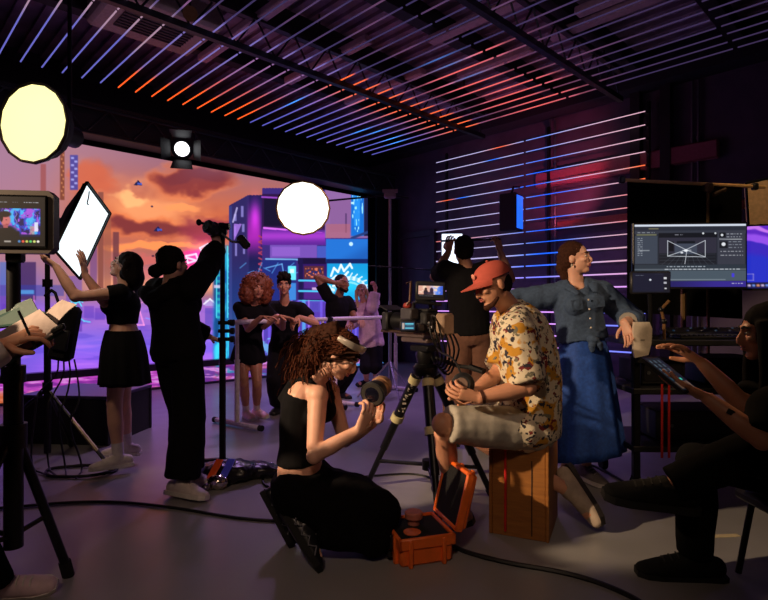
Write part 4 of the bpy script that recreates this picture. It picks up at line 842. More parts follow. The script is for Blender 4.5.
for x in (.05, .22): ob(q, x, x + .02, -.006, .02, .0, .13, .004)
ob(q, -.006, .02, .06, .085, 0, .13, .004); ob(q, -.006, .02, .19, .215, 0, .13, .004)
part('base', q, orange, t)
q = MB(); ob(q, .018, cw - .018, .018, cd - .018, .09, chh - .012, .003); part('foam_insert', q, foamm, t)
for x in (.09, .17):
    q = MB(); ob(q, -.02, .0, x, x + .045, .06, .13, .005); part('latch', q, black, t)
q = MB(); pts = [oo + e1 * -.022 + e2 * y + UP * z for y, z in ((.08, .06), (.08, .03), (.2, .03), (.2, .06))]; q.tube(pts, .009, n=8, smooth=1); part('handle', q, black, t)
# lid: hinged along the right side, standing up and leaning out
hinge = oo + e1 * (cw + .004) + UP * (chh + .004); la = math.radians(14); lu = (UP * math.cos(la) + e1 * math.sin(la)).normalized(); ln = (e1 * math.cos(la) - UP * math.sin(la)).normalized()
Ml = Matrix((ln, e2, lu)).transposed().to_4x4()
def lb_(q, x0, x1, y0, y1, z0, z1, bev): q.box(hinge + ln * ((x0 + x1) / 2) + e2 * ((y0 + y1) / 2) + lu * ((z0 + z1) / 2), (x1 - x0, y1 - y0, z1 - z0), bev, rot=Ml)
q = MB(); lb_(q, .02, .055, .01, cd - .01, .01, cw - .01, .012); lb_(q, -.01, .03, 0, .02, 0, cw, .006); lb_(q, -.01, .03, cd - .02, cd, 0, cw, .006); lb_(q, -.01, .03, 0, cd, 0, .02, .006); lb_(q, -.01, .03, 0, cd, cw - .02, cw, .006)
for y in (.06, .19): lb_(q, .04, .062, y, y + .022, .0, cw, .004)
lid = part('lid', q, orange, t)
q = MB(); lb_(q, -.002, .022, .018, cd - .018, .018, cw - .018, .003); part('lid_foam', q, foamm, lid)
for y in (.04, .2):
    q = MB(); q.cyl(hinge + e2 * y, hinge + e2 * (y + .035), .01); part('hinge', q, blackm, t)
q = MB(); cxx = oo + e1 * .1 + e2 * .1 + UP * .13; q.lathe(cxx - UP * .004, UP, [(0, .042), (.006, .044), (.009, .036)], 20); tag(obj('round_disc', q, mat('orange_disc', (236, 120, 70), .5)), 'orange round cap lying in the foam of the open case', 'cap')
q = MB(); cxx = oo + e1 * .14 + e2 * .19 + UP * .13; q.lathe(cxx, UP, [(0, .03), (.03, .03), (.034, .046), (.06, .046), (.066, .04)], 20); tag(obj('lens_ring', q, mat('pink_ring', (196, 120, 104), .45)), 'pinkish round lens ring standing in the foam of the open case', 'lens part')

# ------------------------------------------------------------------ technician cart and screens on the right
ct = V((2.2, 3.85, 0)); t = thing('equipment_cart', ct, 'dark equipment cart under the large monitors at right', 'cart')
x0, x1, y0, y1 = 1.64, 3.0, 3.55, 4.15
for z, nm in ((1.0, 'top_shelf'), (.30, 'bottom_shelf'), (.68, 'middle_shelf')):
    q = MB(); q.box(((x0 + x1) / 2, (y0 + y1) / 2, z), (x1 - x0, y1 - y0, .04), .006); part(nm, q, black, t, smooth=False)
for x in (x0 + .03, x1 - .03):
    for y in (y0 + .03, y1 - .03):
        q = MB(); q.box((x, y, .56), (.045, .045, .9), .006); pp = part('post', q, blackm, t, smooth=False)
        q = MB(); q.cyl((x - .02, y, .055), (x + .02, y, .055), .055); q.box((x, y, .1), (.05, .05, .04), .005); part('caster', q, rubber, pp)
# keyboard, mixer and boxes on the cart
t = thing('keyboard', V((2.2, 3.68, 1.02)), 'black computer keyboard on the cart below the large monitor', 'keyboard')
q = MB(); q.box((2.2, 3.68, 1.032), (.44, .15, .02), .005); part('body', q, black, t)
for j in range(5):
    q = MB()
    for i in range(14): q.box((2.2 - .205 + i * .0315, 3.68 - .055 + j * .028, 1.047), (.025, .022, .01), .003)
    tag(part('key_row', q, mat('key_dark', (44, 46, 54), .5), t))
t = thing('control_panel', V((2.35, 3.86, 1.02)), 'dark control panel with small lit buttons behind the keyboard', 'control panel')
q = MB(); q.box((2.3, 3.87, 1.05), (.6, .12, .05), .01, rot=Matrix.Rotation(.3, 4, 'X')); part('body', q, black, t)
for k in range(10):
    q = MB(); xx = 2.06 + k * .05; q.box((xx, 3.84 + (k % 2) * .05, 1.067 + (k % 2) * .015), (.016, .016, .012), .003, rot=Matrix.Rotation(.3, 4, 'X')); part('button', q, mat('btn%d' % (k % 3), ((30, 70, 100), (70, 60, 50), (40, 50, 80))[k % 3], emit=.3) if k % 3 != 1 else grey, t)
for k, (x, y, z, dx, dz, lb) in enumerate(((1.9, 3.85, .79, .3, .16, 'black receiver box on the middle shelf of the cart'), (2.4, 3.85, .80, .42, .18, 'black computer box on the middle shelf of the cart'), (2.2, 3.85, .43, .7, .2, 'wide black power box on the bottom shelf of the cart'))):
    t = thing('electronics_box', V((x, y, z - dz / 2)), lb, 'electronics'); q = MB(); q.box((x, y, z), (dx, .36, dz), .008); part('case', q, black, t)
    q = MB(); q.box((x, y - .182, z), (dx * .9, .006, dz * .7), .002); part('front_plate', q, mat('plate_dark', (44, 42, 46), .4, .4), t)
    q = MB(); q.cyl((x - dx * .35, y - .19, z), (x - dx * .35, y - .18, z), .012); part('dial', q, grey, t)
def monitor(name, c, fwd, W, Hh, label, paint, xr, yr, nx, ny, footz):
    M = FR(c, fwd); t = thing(name, V((c.x, c.y, footz)), label, 'monitor')
    q = MB(); q.M = M; q.box((0, .02, 0), (W, .035, Hh), .006); part('housing', q, mat('monitor_frame', (28, 26, 28), .4), t, smooth=False)
    q = MB(); q.M = M; q.box((0, .002, -Hh / 2 + .004), (W, .01, .014), .003); part('lower_bezel', q, black, t, smooth=False)
    w, h = W / 2 - .012, Hh / 2 - .014
    screen('screen', fp(M, -w, .0005, h), fp(M, w, 0, 0) - fp(M, -w, 0, 0), fp(M, 0, 0, -h) - fp(M, 0, 0, h), nx, ny, paint, screen_mat('monitor_light', 1.0), t, xr=xr, yr=yr)
    q = MB(); q.M = M; q.box((0, .07, -Hh * .1), (.07, .09, .07), .01); part('mount', q, blackm, t)
    q = MB(); b = fp(M, 0, .1, 0); q.tube([V((b.x, b.y, footz)), b + UP * .05], .02); part('stand', q, mat('brass_pole', (140, 110, 70), .4, .7), t)
    q = MB(); q.cyl((b.x, b.y, footz), (b.x, b.y, footz + .015), .1); part('stand_base', q, blackm, t)
def paint_ui(s):    # 0..110 x 0..65
    x, y = s.x, s.y; s.c[:] = (36, 40, 50); s.rect(0, 0, 110, 2.4, (214, 222, 236)); s.rect(0, 2.4, 110, 6.5, (40, 44, 56)); s.rect(14, 4, 24, 5, (170, 160, 110), .7)
    s.rect(0, 6.5, 110, 10, (52, 56, 68)); mk_text(s, 3, 8, 20, 1, (150, 155, 165), seed=5); s.rect(2, 10, 22, 11.6, (130, 130, 96), .8)
    s.rect(0.5, 12, 23, 41, (60, 68, 82)); mk_text(s, 3, 14, 8, 9, (170, 176, 186), dy=2.2, a=.7, seed=9); s.rect(4, 26.6, 15, 27.6, (200, 205, 210), .6)
    s.rect(24, 9, 82, 14, (20, 22, 30)); mk_text(s, 40, 10.5, 48, 1, (150, 150, 160), seed=2); s.blob(68, 9.6, 1, 1, (220, 225, 230)); s.blob(80, 9.6, 1, 1, (200, 205, 210))
    s.rect(24.5, 14, 81, 42, (30, 32, 40)); s.mix((x > 24.5) * (x < 81) * (y > 14) * (y < 30) * .8, (52, 50, 66))
    for k in range(9): s.line([(27 + k * 6.5, 42), (44 + k * 2.4, 28)], .18, (70, 76, 86), .7)
    for k in range(4): s.line([(25, 31 + k * 3.2), (80, 31 + k * 3.2)], .18, (66, 72, 82), .6)
    s.rect(40, 20, 62, 31, (66, 74, 90), .9); s.rect(42, 17.5, 60, 20, (20, 24, 32)); s.rect(34, 18, 39, 28, (14, 16, 22), .9)
    wl = (206, 212, 220)
    for pts in ([(33, 17), (52, 27), (70, 34)], [(70, 17), (50, 27), (33, 33)], [(70, 17), (70, 34)], [(33, 17), (33, 33)], [(52, 27), (50, 41)], [(33, 33), (70, 34)], [(48, 27), (56, 27)]): s.line(pts, .32, wl, .85)
    s.blob(51, 27.3, 2.0, 1.3, (236, 240, 246)); s.blob(47, 29.5, 1.4, .8, (226, 230, 236))
    s.rect(82, 7, 109, 42, (56, 58, 70)); s.rect(84, 9, 90, 14, (18, 20, 26)); s.blob(86.5, 11.5, 1.3, 1.3, (220, 224, 230)); mk_text(s, 91, 10, 106, 2, (170, 174, 184), seed=12); s.rect(84, 18, 92, 25, (24, 26, 34)); s.blob(88, 21, 2, 1.9, (226, 230, 236)); mk_text(s, 93, 18, 106, 3, (140, 146, 158), seed=17); s.line([(84, 15.7), (106, 16)], .3, (180, 184, 190)); mk_text(s, 85, 28, 107, 2, (170, 172, 180), dy=4, seed=14)
    s.rect(0, 42, 110, 48, (46, 54, 64)); mk_text(s, 32, 43.5, 70, 1, (190, 200, 210), seed=21); s.rect(0, 48, 110, 59, (78, 92, 104), .9); s.rect(0, 46.3, 110, 47.3, (116, 124, 134), .8); mk_text(s, 30, 46.3, 104, 1, (210, 216, 222), seed=22); s.rect(30, 49, 36, 55, (36, 44, 50)); s.rect(32, 51, 34, 54, (190, 200, 200), .8); s.rect(96, 51, 98.5, 55, (70, 60, 220)); s.rect(30, 57, 90, 58, (150, 160, 170), .6)
    s.rect(0, 59, 110, 65, (34, 30, 88)); s.mix((y > 59) * ss(20, 90, x) * .6, (70, 50, 180)); mk_text(s, 96, 61, 108, 1, (200, 200, 220), seed=30)
monitor('large_monitor', P(690, 255.5, 3.95), V((.06, 1, 0)), .815, .487, 'large monitor showing a dark modelling program with a wireframe set', paint_ui, (0, 110), (0, 65), 330, 195, 1.02)
def paint_wp(s):
    x, y = s.x, s.y; s.c[:] = (96, 40, 196); wv = y + 6 * np.sin(x / 12 + 1) + 10 * fbm(x / 20, y / 20, 3, 1)
    s.mix(ss(16, 20, wv), (150, 80, 236)); s.mix(ss(26, 28, wv), (60, 40, 190)); s.mix(ss(36, 44, wv), (40, 50, 200)); s.mix(ss(8, 10, wv) * (1 - ss(12, 14, wv)), (200, 120, 240)); s.rect(0, 59, 110, 65, (26, 22, 60)); s.line([(1, 50), (8, 50), (8, 57), (1, 57)], .4, (160, 150, 220), .6)
    for k in range(10): s.rect(3 + k * 4, 61, 5.5 + k * 4, 63.4, ((220, 200, 240), (120, 160, 250), (240, 160, 120))[k % 3], .9)
monitor('side_monitor', P(807, 256, 3.85), V((.3, 1, 0)), .80, .48, 'second monitor with a purple wave wallpaper at the right edge', paint_wp, (0, 110), (0, 65), 110, 80, 1.02)
# small preview monitor
sm = P(651, 282.5, 3.62); Ms2 = FR(sm, V((.05, 1, 0))); t = thing('preview_monitor', sm, 'small dark preview monitor in front of the lower left corner of the large monitor', 'monitor')
q = MB(); q.M = Ms2; q.box((0, .015, 0), (.266, .03, .155), .01); part('housing', q, black, t)
def paint_sm(s): s.c[:] = (20, 22, 34); s.rect(2, 3, 84, 57, (24, 26, 46)); s.blob(48, 22, 3, 3, (210, 215, 225)); s.rect(84, 14, 92, 20, (210, 210, 215)); s.rect(84, 28, 92, 34, (180, 180, 190)); s.rect(86, 46, 92, 50, (200, 200, 205)); mk_text(s, 8, 8, 30, 1, (130, 135, 150), seed=3); mk_text(s, 60, 5, 80, 1, (120, 125, 140), seed=5)
screen('screen', fp(Ms2, -.122, -.0005, .067), fp(Ms2, .122, 0, 0) - fp(Ms2, -.122, 0, 0), fp(Ms2, 0, 0, -.067) - fp(Ms2, 0, 0, .067), 80, 50, paint_sm, screen_mat('monitor_light', 1.0), t, xr=(0, 100), yr=(0, 60))
q = MB(); q.tube([sm + V((0, .02, -.06)), sm + V((.01, .03, -.18)), V((sm.x + .02, sm.y + .05, 1.02))], .014); part('arm', q, blackm, t)
q = MB(); q.cyl((sm.x + .02, sm.y + .05, 1.02), (sm.x + .02, sm.y + .05, 1.035), .05); part('base', q, blackm, t)
# brass fittings beside it
t = thing('grip_arm', P(665, 320, 3.62), 'small brass articulated arm standing on the cart beside the preview monitor', 'clamp'); q = MB(); b = P(664, 318, 3.64); b = V((b.x, b.y, 1.02)); q.tube([b, b + UP * .12, b + V((-.02, 0, .2)), b + V((.03, -.01, .26))], .011); part('arm', q, mat('brass', (160, 120, 80), .35, .6), t)
q = MB(); q.ell(b + UP * .12, .02); q.ell(b + V((-.02, 0, .2)), .018); part('joint', q, blackm, t)
# cream wireless unit on the near corner of the cart
wc = P(643, 340, 3.5); t = thing('wireless_unit', V((wc.x, wc.y, wc.z - .1)), 'cream coloured handheld wireless unit on the near corner of the cart', 'electronics')
q = MB(); pr = [(x * 1.22, z * 1.22) for x, z in [(-.05, -.07), (-.042, -.095), (.03, -.08), (.045, -.02), (.05, .06), (.035, .095), (-.045, .095), (-.052, .05)]]
q.prism([wc + V((x, 0, z)) for x, z in pr], (.01, .045, 0)); part('casing', q, mat('cream_plastic', (222, 208, 190), .5), t, smooth=False)
q = MB(); q.box(wc + V((-.002, -.002, .0)), (.026, .003, .006), 0); part('badge', q, mat('badge_grey', (140, 130, 120), .5), t)
q = MB(); q.box(wc + V((.0, .05, -.13)), (.05, .05, .05), .006); part('holder', q, black, t)
# red straps
for k, px in enumerate((662.5, 669.5)):
    q = MB(); a = P(px - 1, 384, 3.5); b = P(px, 458, 3.5); q.box((a + b) / 2, (.016, .003, (a - b).length), .001); tag(obj('hanging_strap', q, mat('red_strap', (206, 40, 36), .5), smooth=False), ('left', 'right')[k] + ' one of the two red straps hanging from the cart', 'strap', 'red straps on the cart')
# black flag in its frame
t = thing('black_flag', V((P(708, 200, 4.7).x, 4.7, 0)), 'large black fabric flag on a stand behind the large monitor', 'light flag')
fa, fb = P(622, 180, 4.75), P(765, 187, 4.7)
q = MB(); q.tube([fa, fb], .016); part('crossbar', q, mat('bar_wood', (230, 184, 124), .5), t)
rows = []
for i in range(10): rows.append([(fa.lerp(fb, .04 + .80 * j / 24)) - UP * (.01 + 1.15 * i / 9) + V((0, .012 * math.sin(j * 1.1 + i * .3) * (i / 9), 0)) for j in range(25)])
q = MB(); q.grid(rows); q.grid([[p + V((0, .008, 0)) for p in r] for r in rows]); part('fabric', q, mat('flag_black', (8, 8, 9), .95, spec=.1), t, angle=180)
sp = P(708, 200, 4.66); q = MB(); q.tube([V((sp.x, sp.y - .0, .05)), V((sp.x, sp.y - .0, 2.28))], .014); part('stand_pole', q, mat('brass_pole', (140, 110, 70), .4, .7), t)
q = MB(); q.box(V((sp.x, sp.y + .0, 2.26)), (.07, .08, .08), .015); q.cyl((sp.x + .02, sp.y - .05, 2.19), (sp.x + .12, sp.y - .05, 2.24), .018); part('clamp', q, mat('clamp_metal', (140, 116, 90), .35, .7), t)
for k in range(3):
    a = k * 2.094 + .3; q = MB(); q.tube([V((sp.x, sp.y + .05, .35)), V((sp.x + math.cos(a) * .45, sp.y + .05 + math.sin(a) * .45, .015))], .012); part('leg', q, blackm, t)
for f in (.0, .93):
    q = MB(); q.box(fa.lerp(fb, f), (.05, .05, .06), .01); part('bar_clip', q, black, t)
# warm reflector at the right edge
t = thing('reflector_panel', P(775, 205, 5.2), 'cream reflector panel lit warm beside the black flag', 'reflector')
q = MB(); a, b, c_, d = P(746, 183, 5.2), P(830, 165, 5.0), P(840, 300, 5.0), P(750, 250, 5.2); q.prism([a, b, c_, d], (0, .03, 0)); part('fabric', q, mat('cream_fabric', (236, 196, 150), .8), t, smooth=False)
q = MB(); q.tube([a, b, c_, d, a], .012); part('frame', q, blackm, t)
q = MB(); q.tube([V((P(790, 250, 5.2).x, 5.26, .02)), P(790, 172, 5.26)], .016); part('pole', q, blackm, t)
# wall speaker, blue tube light on its side put in as emission
M = FR(P(511, 213, 9.0), V((.6, .8, 0))); t = thing('wall_box', P(510, 213, 9.2), 'dark hanging box with blue tube light on its side made to glow', 'lamp')
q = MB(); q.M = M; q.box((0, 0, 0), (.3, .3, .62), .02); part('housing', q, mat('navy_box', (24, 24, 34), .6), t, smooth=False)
q = MB(); q.M = M; q.box((.155, 0, 0), (.012, .24, .54), .004); part('blue_lit_side', q, mat('blue_glow', (30, 100, 255), emit=1.3), t, smooth=False)
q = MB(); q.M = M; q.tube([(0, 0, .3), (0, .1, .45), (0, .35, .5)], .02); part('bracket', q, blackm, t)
# floor cables
def cable(label, pts, r=.009):
    q = MB(); q.tube([V((p.x, p.y, r + .001)) for p in pts], r, n=6, smooth=3); tag(obj('floor_cable', q, cablem), label, 'cable', 'cables on the studio floor')
cable('long black cable curving across the floor from the left edge to the kneeling woman', [G(-30, 512), G(20, 508), G(70, 503.5), G(120, 503), G(175, 509), G(230, 519), G(275, 523), G(310, 521)])
cable('black cable running from the orange case to the bottom right of the floor', [G(452, 548), G(470, 556), G(510, 566), G(560, 574), G(600, 585), G(640, 603), G(660, 622)], .011)
cable('short black cable loop beside the sandbag', [G(273, 470), G(262, 478), G(264, 488), G(280, 490), G(300, 487)])
cable('thin black cable on the floor under the camera tripod', [G(340, 480), G(380, 476), G(415, 474), G(436, 480), G(430, 492), G(445, 500), G(460, 494)], .007)
cable('black cable lying beside the seated man toward the cart', [G(560, 470), G(585, 462), G(620, 480), G(650, 500), G(690, 470)], .008)
# faint tape mark
q = MB(); a = G(725, 536); q.box(V((a.x, a.y, .0015)), (.16, .035, .002), 0, rot=Matrix.Rotation(.1, 4, 'Z')); tag(obj('floor_tape', q, mat('tape_cream', (206, 190, 150), .7), smooth=False), 'short pale tape mark on the floor behind the seated woman\'s foot', 'tape')
# ------------------------------------------------------------------ people
def ik(a, c, l1, l2, pole):
    d = c - a; L = min(d.length, .995 * (l1 + l2)); dr = d.normalized(); x = (l1 * l1 - l2 * l2 + L * L) / (2 * L); h = math.sqrt(max(0, l1 * l1 - x * x))
    pv = V(pole) - dr * V(pole).dot(dr); pv = pv.normalized() if pv.length > 1e-4 else dr.orthogonal().normalized()
    return a + dr * x + pv * h, a + dr * L
FT = [(-.17, .09, .085), (-.09, .150, .112), (.03, .166, .118), (.16, .152, .110), (.36, .124, .092), (.55, .132, .102), (.72, .146, .112), (.85, .150, .098), (.94, .118, .075), (1.0, .07, .06)]
MT = [(-.17, .09, .085), (-.09, .145, .108), (.03, .155, .112), (.18, .148, .108), (.38, .142, .102), (.56, .156, .110), (.74, .172, .118), (.87, .170, .102), (.95, .125, .078), (1.0, .075, .062)]
class Person:
    def __init__(s, label, base, hgt, female, pelvis, hipf, neck, chestf, head, headf, headup=UP, bow=V((0, 0, 0)), skin='skin_fair', shrug=(0, 0)):
        s.k = k = hgt / 1.75; s.T = FT if female else MT; s.fem = female
        s.root = thing('person', V((base[0], base[1], 0)), label, 'person'); s.skin = skin
        s.p, s.n, s.h = V(pelvis), V(neck), V(head)
        s.axis = (s.n - s.p).normalized()
        f = V(hipf); s.hf = (f - s.axis * f.dot(s.axis)).normalized(); s.hl = s.axis.cross(s.hf)
        f = V(chestf); s.cf = (f - s.axis * f.dot(s.axis)).normalized(); s.cl = s.axis.cross(s.cf)
        s.hdf = V(headf).normalized(); u = V(headup); s.hdu = (u - s.hdf * u.dot(s.hdf)).normalized(); s.hdl = s.hdu.cross(s.hdf)
        s.bow = V(bow); sw = (.155 if female else .178) * k
        s.sh = {'L': s.n - s.axis * .055 * k + s.cl * sw + UP * shrug[0], 'R': s.n - s.axis * .055 * k - s.cl * sw + UP * shrug[1]}
        s.hip = {'L': s.p + s.hl * .085 * k - s.axis * .02, 'R': s.p - s.hl * .085 * k - s.axis * .02}
        s.el = {}; s.wr = {}; s.kn = {}; s.an = {}; s.hd = {}; s.toe = {}; s.hands = {}
    def arm(s, sd, wrist, pole, hdir=None, palm=None, curl=.5, splay=.0, thumb=.5):
        s.el[sd], s.wr[sd] = ik(s.sh[sd], V(wrist), .295 * s.k, .255 * s.k, pole)
        d = (s.wr[sd] - s.el[sd]).normalized(); s.hands[sd] = (V(hdir).normalized() if hdir is not None else d, V(palm) if palm is not None else V((0, 0, -1)), curl, splay, thumb); return s
    def leg(s, sd, ankle, pole, toe):
        s.kn[sd], s.an[sd] = ik(s.hip[sd], V(ankle), .43 * s.k, .41 * s.k, pole); s.toe[sd] = V(toe).normalized(); return s
    def spine(s, t):
        if t < 0: return s.p + s.axis * (t * (s.n - s.p).length)
        return s.p.lerp(s.n, t) + s.bow * (4 * t * (1 - min(1, t)))
    def torso(s, q, t0, t1, inf=0.0, waist=0.0, n=20, capo=0.0):
        tt = [t0] + [t for t, _, _ in s.T if t0 + .02 < t < t1 - .02] + [t1]; pts = []; rad = []; sides = []
        for t in tt:
            xs = [r[0] for r in s.T]; rx = float(np.interp(t, xs, [r[1] for r in s.T])) * s.k; ry = float(np.interp(t, xs, [r[2] for r in s.T])) * s.k
            lo = waist * max(0, 1 - abs(t - .35) / .45) if t > .1 else waist * .7
            pts.append(s.spine(t)); rad.append((rx + inf + lo, ry + inf + lo)); sides.append(s.hl.lerp(s.cl, max(0, min(1, t))))
        q.loft(pts, rad, side=sides, n=n)
    def limb(s, q, a, b, c, r, inf=0.0, frac=2.0, f0=0.0, n=14, cap=True):
        """r: radii along upper (3) and lower (4); frac 0..2 how far down"""
        P_ = []; R_ = []
        up = [0, .45, .86]; lo = [.0, .14, .4, .75, 1.0]
        for t, x in zip(up, r[:3]): P_.append((t, a.lerp(b, t), x))
        for t, x in zip(lo[1:], r[3:]): P_.append((1 + t, b.lerp(c, t), x))
        ts = [p[0] for p in P_]
        out = [p for p in P_ if f0 <= p[0] < frac - .03]
        def at(t):
            pos = a.lerp(b, t) if t <= 1 else b.lerp(c, t - 1); return (t, pos, float(np.interp(t, ts, [p[2] for p in P_])))
        out = ([at(f0)] if f0 > 0 else []) + out + [at(frac)]
        q.loft([p[1] for p in out], [p[2] * s.k + inf for p in out], n=n)
        if frac > 1 and cap: q.ell(b, float(np.interp(1, ts, [p[2] for p in P_])) * s.k + inf)
    ARM = (.050, .046, .040, .040, .040, .032, .026); LEG = (.086, .078, .058, .055, .056, .042, .036)
    def body(s, voxel=.0075):
        k = s.k; q = MB(); s.torso(q, -.17, 1.0)
        sc_ = 1.0 if s.fem else 1.12
        if s.fem:
            for e in (-1, 1): q.ell(s.spine(.70) + s.cf * .085 * k + s.cl * e * .07 * k, (.056 * k, .05 * k, .058 * k), (s.cl, s.cf, s.axis))
        for sd, e in (('L', 1), ('R', -1)):
            if sd in s.el:
                s.limb(q, s.sh[sd], s.el[sd], s.wr[sd], [x * sc_ for x in s.ARM]); q.ell(s.sh[sd], .055 * k * sc_)
                q.loft([s.spine(.9) + s.cl * e * .05 * k, s.sh[sd]], [(.06 * k, .06 * k), (.05 * k, .05 * k)])
                d, pn, cu, sp, th = s.hands[sd]; w = s.wr[sd]; pn = (pn - d * pn.dot(d)).normalized(); sdv = d.cross(pn)
                q.loft([w - d * .01, w + d * .03 * k, w + d * .085 * k], [(.026 * k, .020 * k), (.036 * k, .017 * k), (.042 * k, .014 * k)], side=sdv, n=12, round1=True)
            if sd in s.kn:
                s.limb(q, s.hip[sd], s.kn[sd], s.an[sd], [x * (1.0 if s.fem else 1.03) for x in s.LEG]); q.ell(s.hip[sd], .088 * k)
                an = s.an[sd]; t = s.toe[sd]; side = t.cross((s.kn[sd] - an).normalized()); dn = side.cross(t); dn = dn if dn.dot(s.kn[sd] - an) < 0 else -dn
                q.loft([an + dn * .045 * k - t * .04 * k, an + dn * .05 * k + t * .06 * k, an + dn * .058 * k + t * .16 * k], [(.032 * k, .03 * k), (.04 * k, .03 * k), (.038 * k, .018 * k)], side=side, round0=True, round1=True); q.ell(an, .038 * k)
        # neck and head
        c, f, u, l = s.h, s.hdf, s.hdu, s.hdl; ax = (l, f, u)
        q.loft([s.spine(.97), s.n.lerp(c - u * .06 * k - f * .01, .55), c - u * .055 * k - f * .012], [.062 * k, .053 * k * (1 if s.fem else 1.08), .055 * k], n=14)
        q.ell(c + u * .028 * k - f * .012, (.074 * k, .092 * k, .085 * k), ax); q.ell(c + f * .022 * k - u * .03 * k, (.060 * k, .066 * k, .082 * k), ax)
        q.ell(c + f * .058 * k - u * .092 * k, (.030 * k, .026 * k, .021 * k), ax); q.ell(c + f * .02 * k - u * .072 * k, (.052 * k, .055 * k, .035 * k), ax)
        q.ell(c + f * .074 * k + u * .026 * k, (.044 * k, .018 * k, .013 * k), ax)
        q.loft([c + f * .082 * k + u * .012 * k, c + f * .100 * k - u * .02 * k, c + f * .098 * k - u * .034 * k], [.009 * k, .013 * k, .014 * k], round1=True)
        q.ell(c + f * .082 * k - u * .059 * k, (.024 * k, .013 * k, .012 * k), ax)
        for e in (-1, 1):
            q.ell(c + l * e * .073 * k - u * .012 * k - f * .012 * k, (.011 * k, .019 * k, .031 * k), ax); q.ell(c + l * e * .038 * k + f * .066 * k - u * .02 * k, (.022 * k, .02 * k, .018 * k), ax)
        me = remesh(q, voxel, 3, .45)
        # fingers, rooted in the palm
        fq = MB()
        for sd in s.el:
            d, pn, cu, sp, th = s.hands[sd]; w = s.wr[sd]; pn = (pn - d * pn.dot(d)).normalized(); sv = d.cross(pn); ts = sv if sd == 'L' else -sv
            for i, (o, L) in enumerate(((.031, .072), (.0105, .080), (-.0105, .075), (-.031, .058))):
                r0 = w + d * .07 * k + ts * o * k; p = r0; a = 0; pts = [p]; dd = (d + ts * (o * 6 * (.3 + sp))).normalized()
                for jn, fr in enumerate((.034 / .08 + .0, .5, .32, .26)):
                    if jn: a += cu * (.75, .9, .7)[jn - 1] * (1 + .12 * i)
                    v = dd * math.cos(a) + pn * math.sin(a); p = p + v * (L * fr * k * (1 if jn else 1)); pts.append(p)
                fq.loft(pts, [.0095 * k, .0098 * k, .0088 * k, .0082 * k, .0066 * k], n=8, round1=True)
            r0 = w + d * .028 * k + ts * .026 * k; v1 = (d * .55 + ts * .75 + pn * (.25 + .3 * th)).normalized(); v2 = (d * .85 + ts * .35 + pn * (.3 + .5 * th)).normalized(); v3 = (d * .95 + pn * (.3 + .6 * th)).normalized()
            fq.loft([r0 - v1 * .01, r0 + v1 * .034 * k, r0 + v1 * .034 * k + v2 * .03 * k, r0 + v1 * .034 * k + v2 * .03 * k + v3 * .024 * k], [.013 * k, .0125 * k, .0105 * k, .008 * k], n=8, round1=True)
        if fq.v:
            import bmesh
            m2 = bpy.data.meshes.new('f'); m2.from_pydata([tuple(v) for v in fq.v], [], fq.f); m2.update(); fix_normals(m2)
            bm = bmesh.new(); bm.from_mesh(me); bm.from_mesh(m2); bm.to_mesh(me); bm.free(); bpy.data.meshes.remove(m2)
            me.polygons.foreach_set('use_smooth', [True] * len(me.polygons))
        s.ob = obj('body', me, SKINS[s.skin], s.root); s.face(); return s
    def face(s):
        c, f, u, l, k = s.h, s.hdf, s.hdu, s.hdl, s.k; ax = (l, f, u)
        for e in (-1, 1):
            q = MB(); q.ell(c + l * e * .031 * k + f * .0755 * k + u * .004 * k, (.0125 * k, .010 * k, .0068 * k), ax); ey = part('eye', q, mat('eye_white', (200, 190, 184), .3), s.root)
            q = MB(); q.ell(c + l * e * .031 * k + f * .0815 * k + u * .004 * k, (.0058 * k, .0052 * k, .0058 * k), ax); part('iris', q, mat('iris', (30, 20, 16), .2), ey)
            q = MB(); q.loft([c + l * e * .014 * k + f * .090 * k + u * .024 * k, c + l * e * .032 * k + f * .087 * k + u * .030 * k, c + l * e * .052 * k + f * .070 * k + u * .025 * k], [(.003, .005), (.003, .006), (.002, .003)], n=6); part('eyebrow', q, mat('brow', (34, 22, 16), .8), s.root)
        q = MB(); q.ell(c + f * .089 * k - u * .054 * k, (.022 * k, .009 * k, .0055 * k), ax); q.ell(c + f * .088 * k - u * .064 * k, (.019 * k, .009 * k, .0065 * k), ax); part('lips', q, mat('lips_' + s.skin, LIPS[s.skin], .45), s.root)
    # ---- clothing
    def top(s, m, sleeve=.5, hem=.05, inf=.014, name='shirt', loose=0.0, neck=1.0, arm_loose=.012, voxel=.011, amp=.006, wscale=9, seed=1, extra=None, straps=False):
        q = MB(); s.torso(q, hem, neck, inf, loose)
        if s.fem:
            for e in (-1, 1): q.ell(s.spine(.70) + s.cf * (.085 * s.k + inf * .5) + s.cl * e * .07 * s.k, (.058 * s.k + inf * .6, .052 * s.k + inf * .6, .06 * s.k + inf * .6), (s.cl, s.cf, s.axis))
        if sleeve > 0:
            for sd, e in (('L', 1), ('R', -1)):
                if sd not in s.el: continue
                q.ell(s.sh[sd], .055 * s.k + inf + arm_loose * .3); q.loft([s.spine(.9) + s.cl * e * .04, s.sh[sd]], [.066 * s.k + inf, .056 * s.k + inf])
                r = [x * (1 if s.fem else 1.1) for x in s.ARM]; r = [r[0] * 1.02, r[1] * 1.04, r[2] * 1.08] + r[3:]
                s.limb(q, s.sh[sd], s.el[sd], s.wr[sd], r, inf * .6 + arm_loose, frac=sleeve)
        if extra: extra(q)
        me = remesh(q, voxel, 3, .5); wrinkle(me, amp, wscale, seed); return part(name, me, m, s.root)
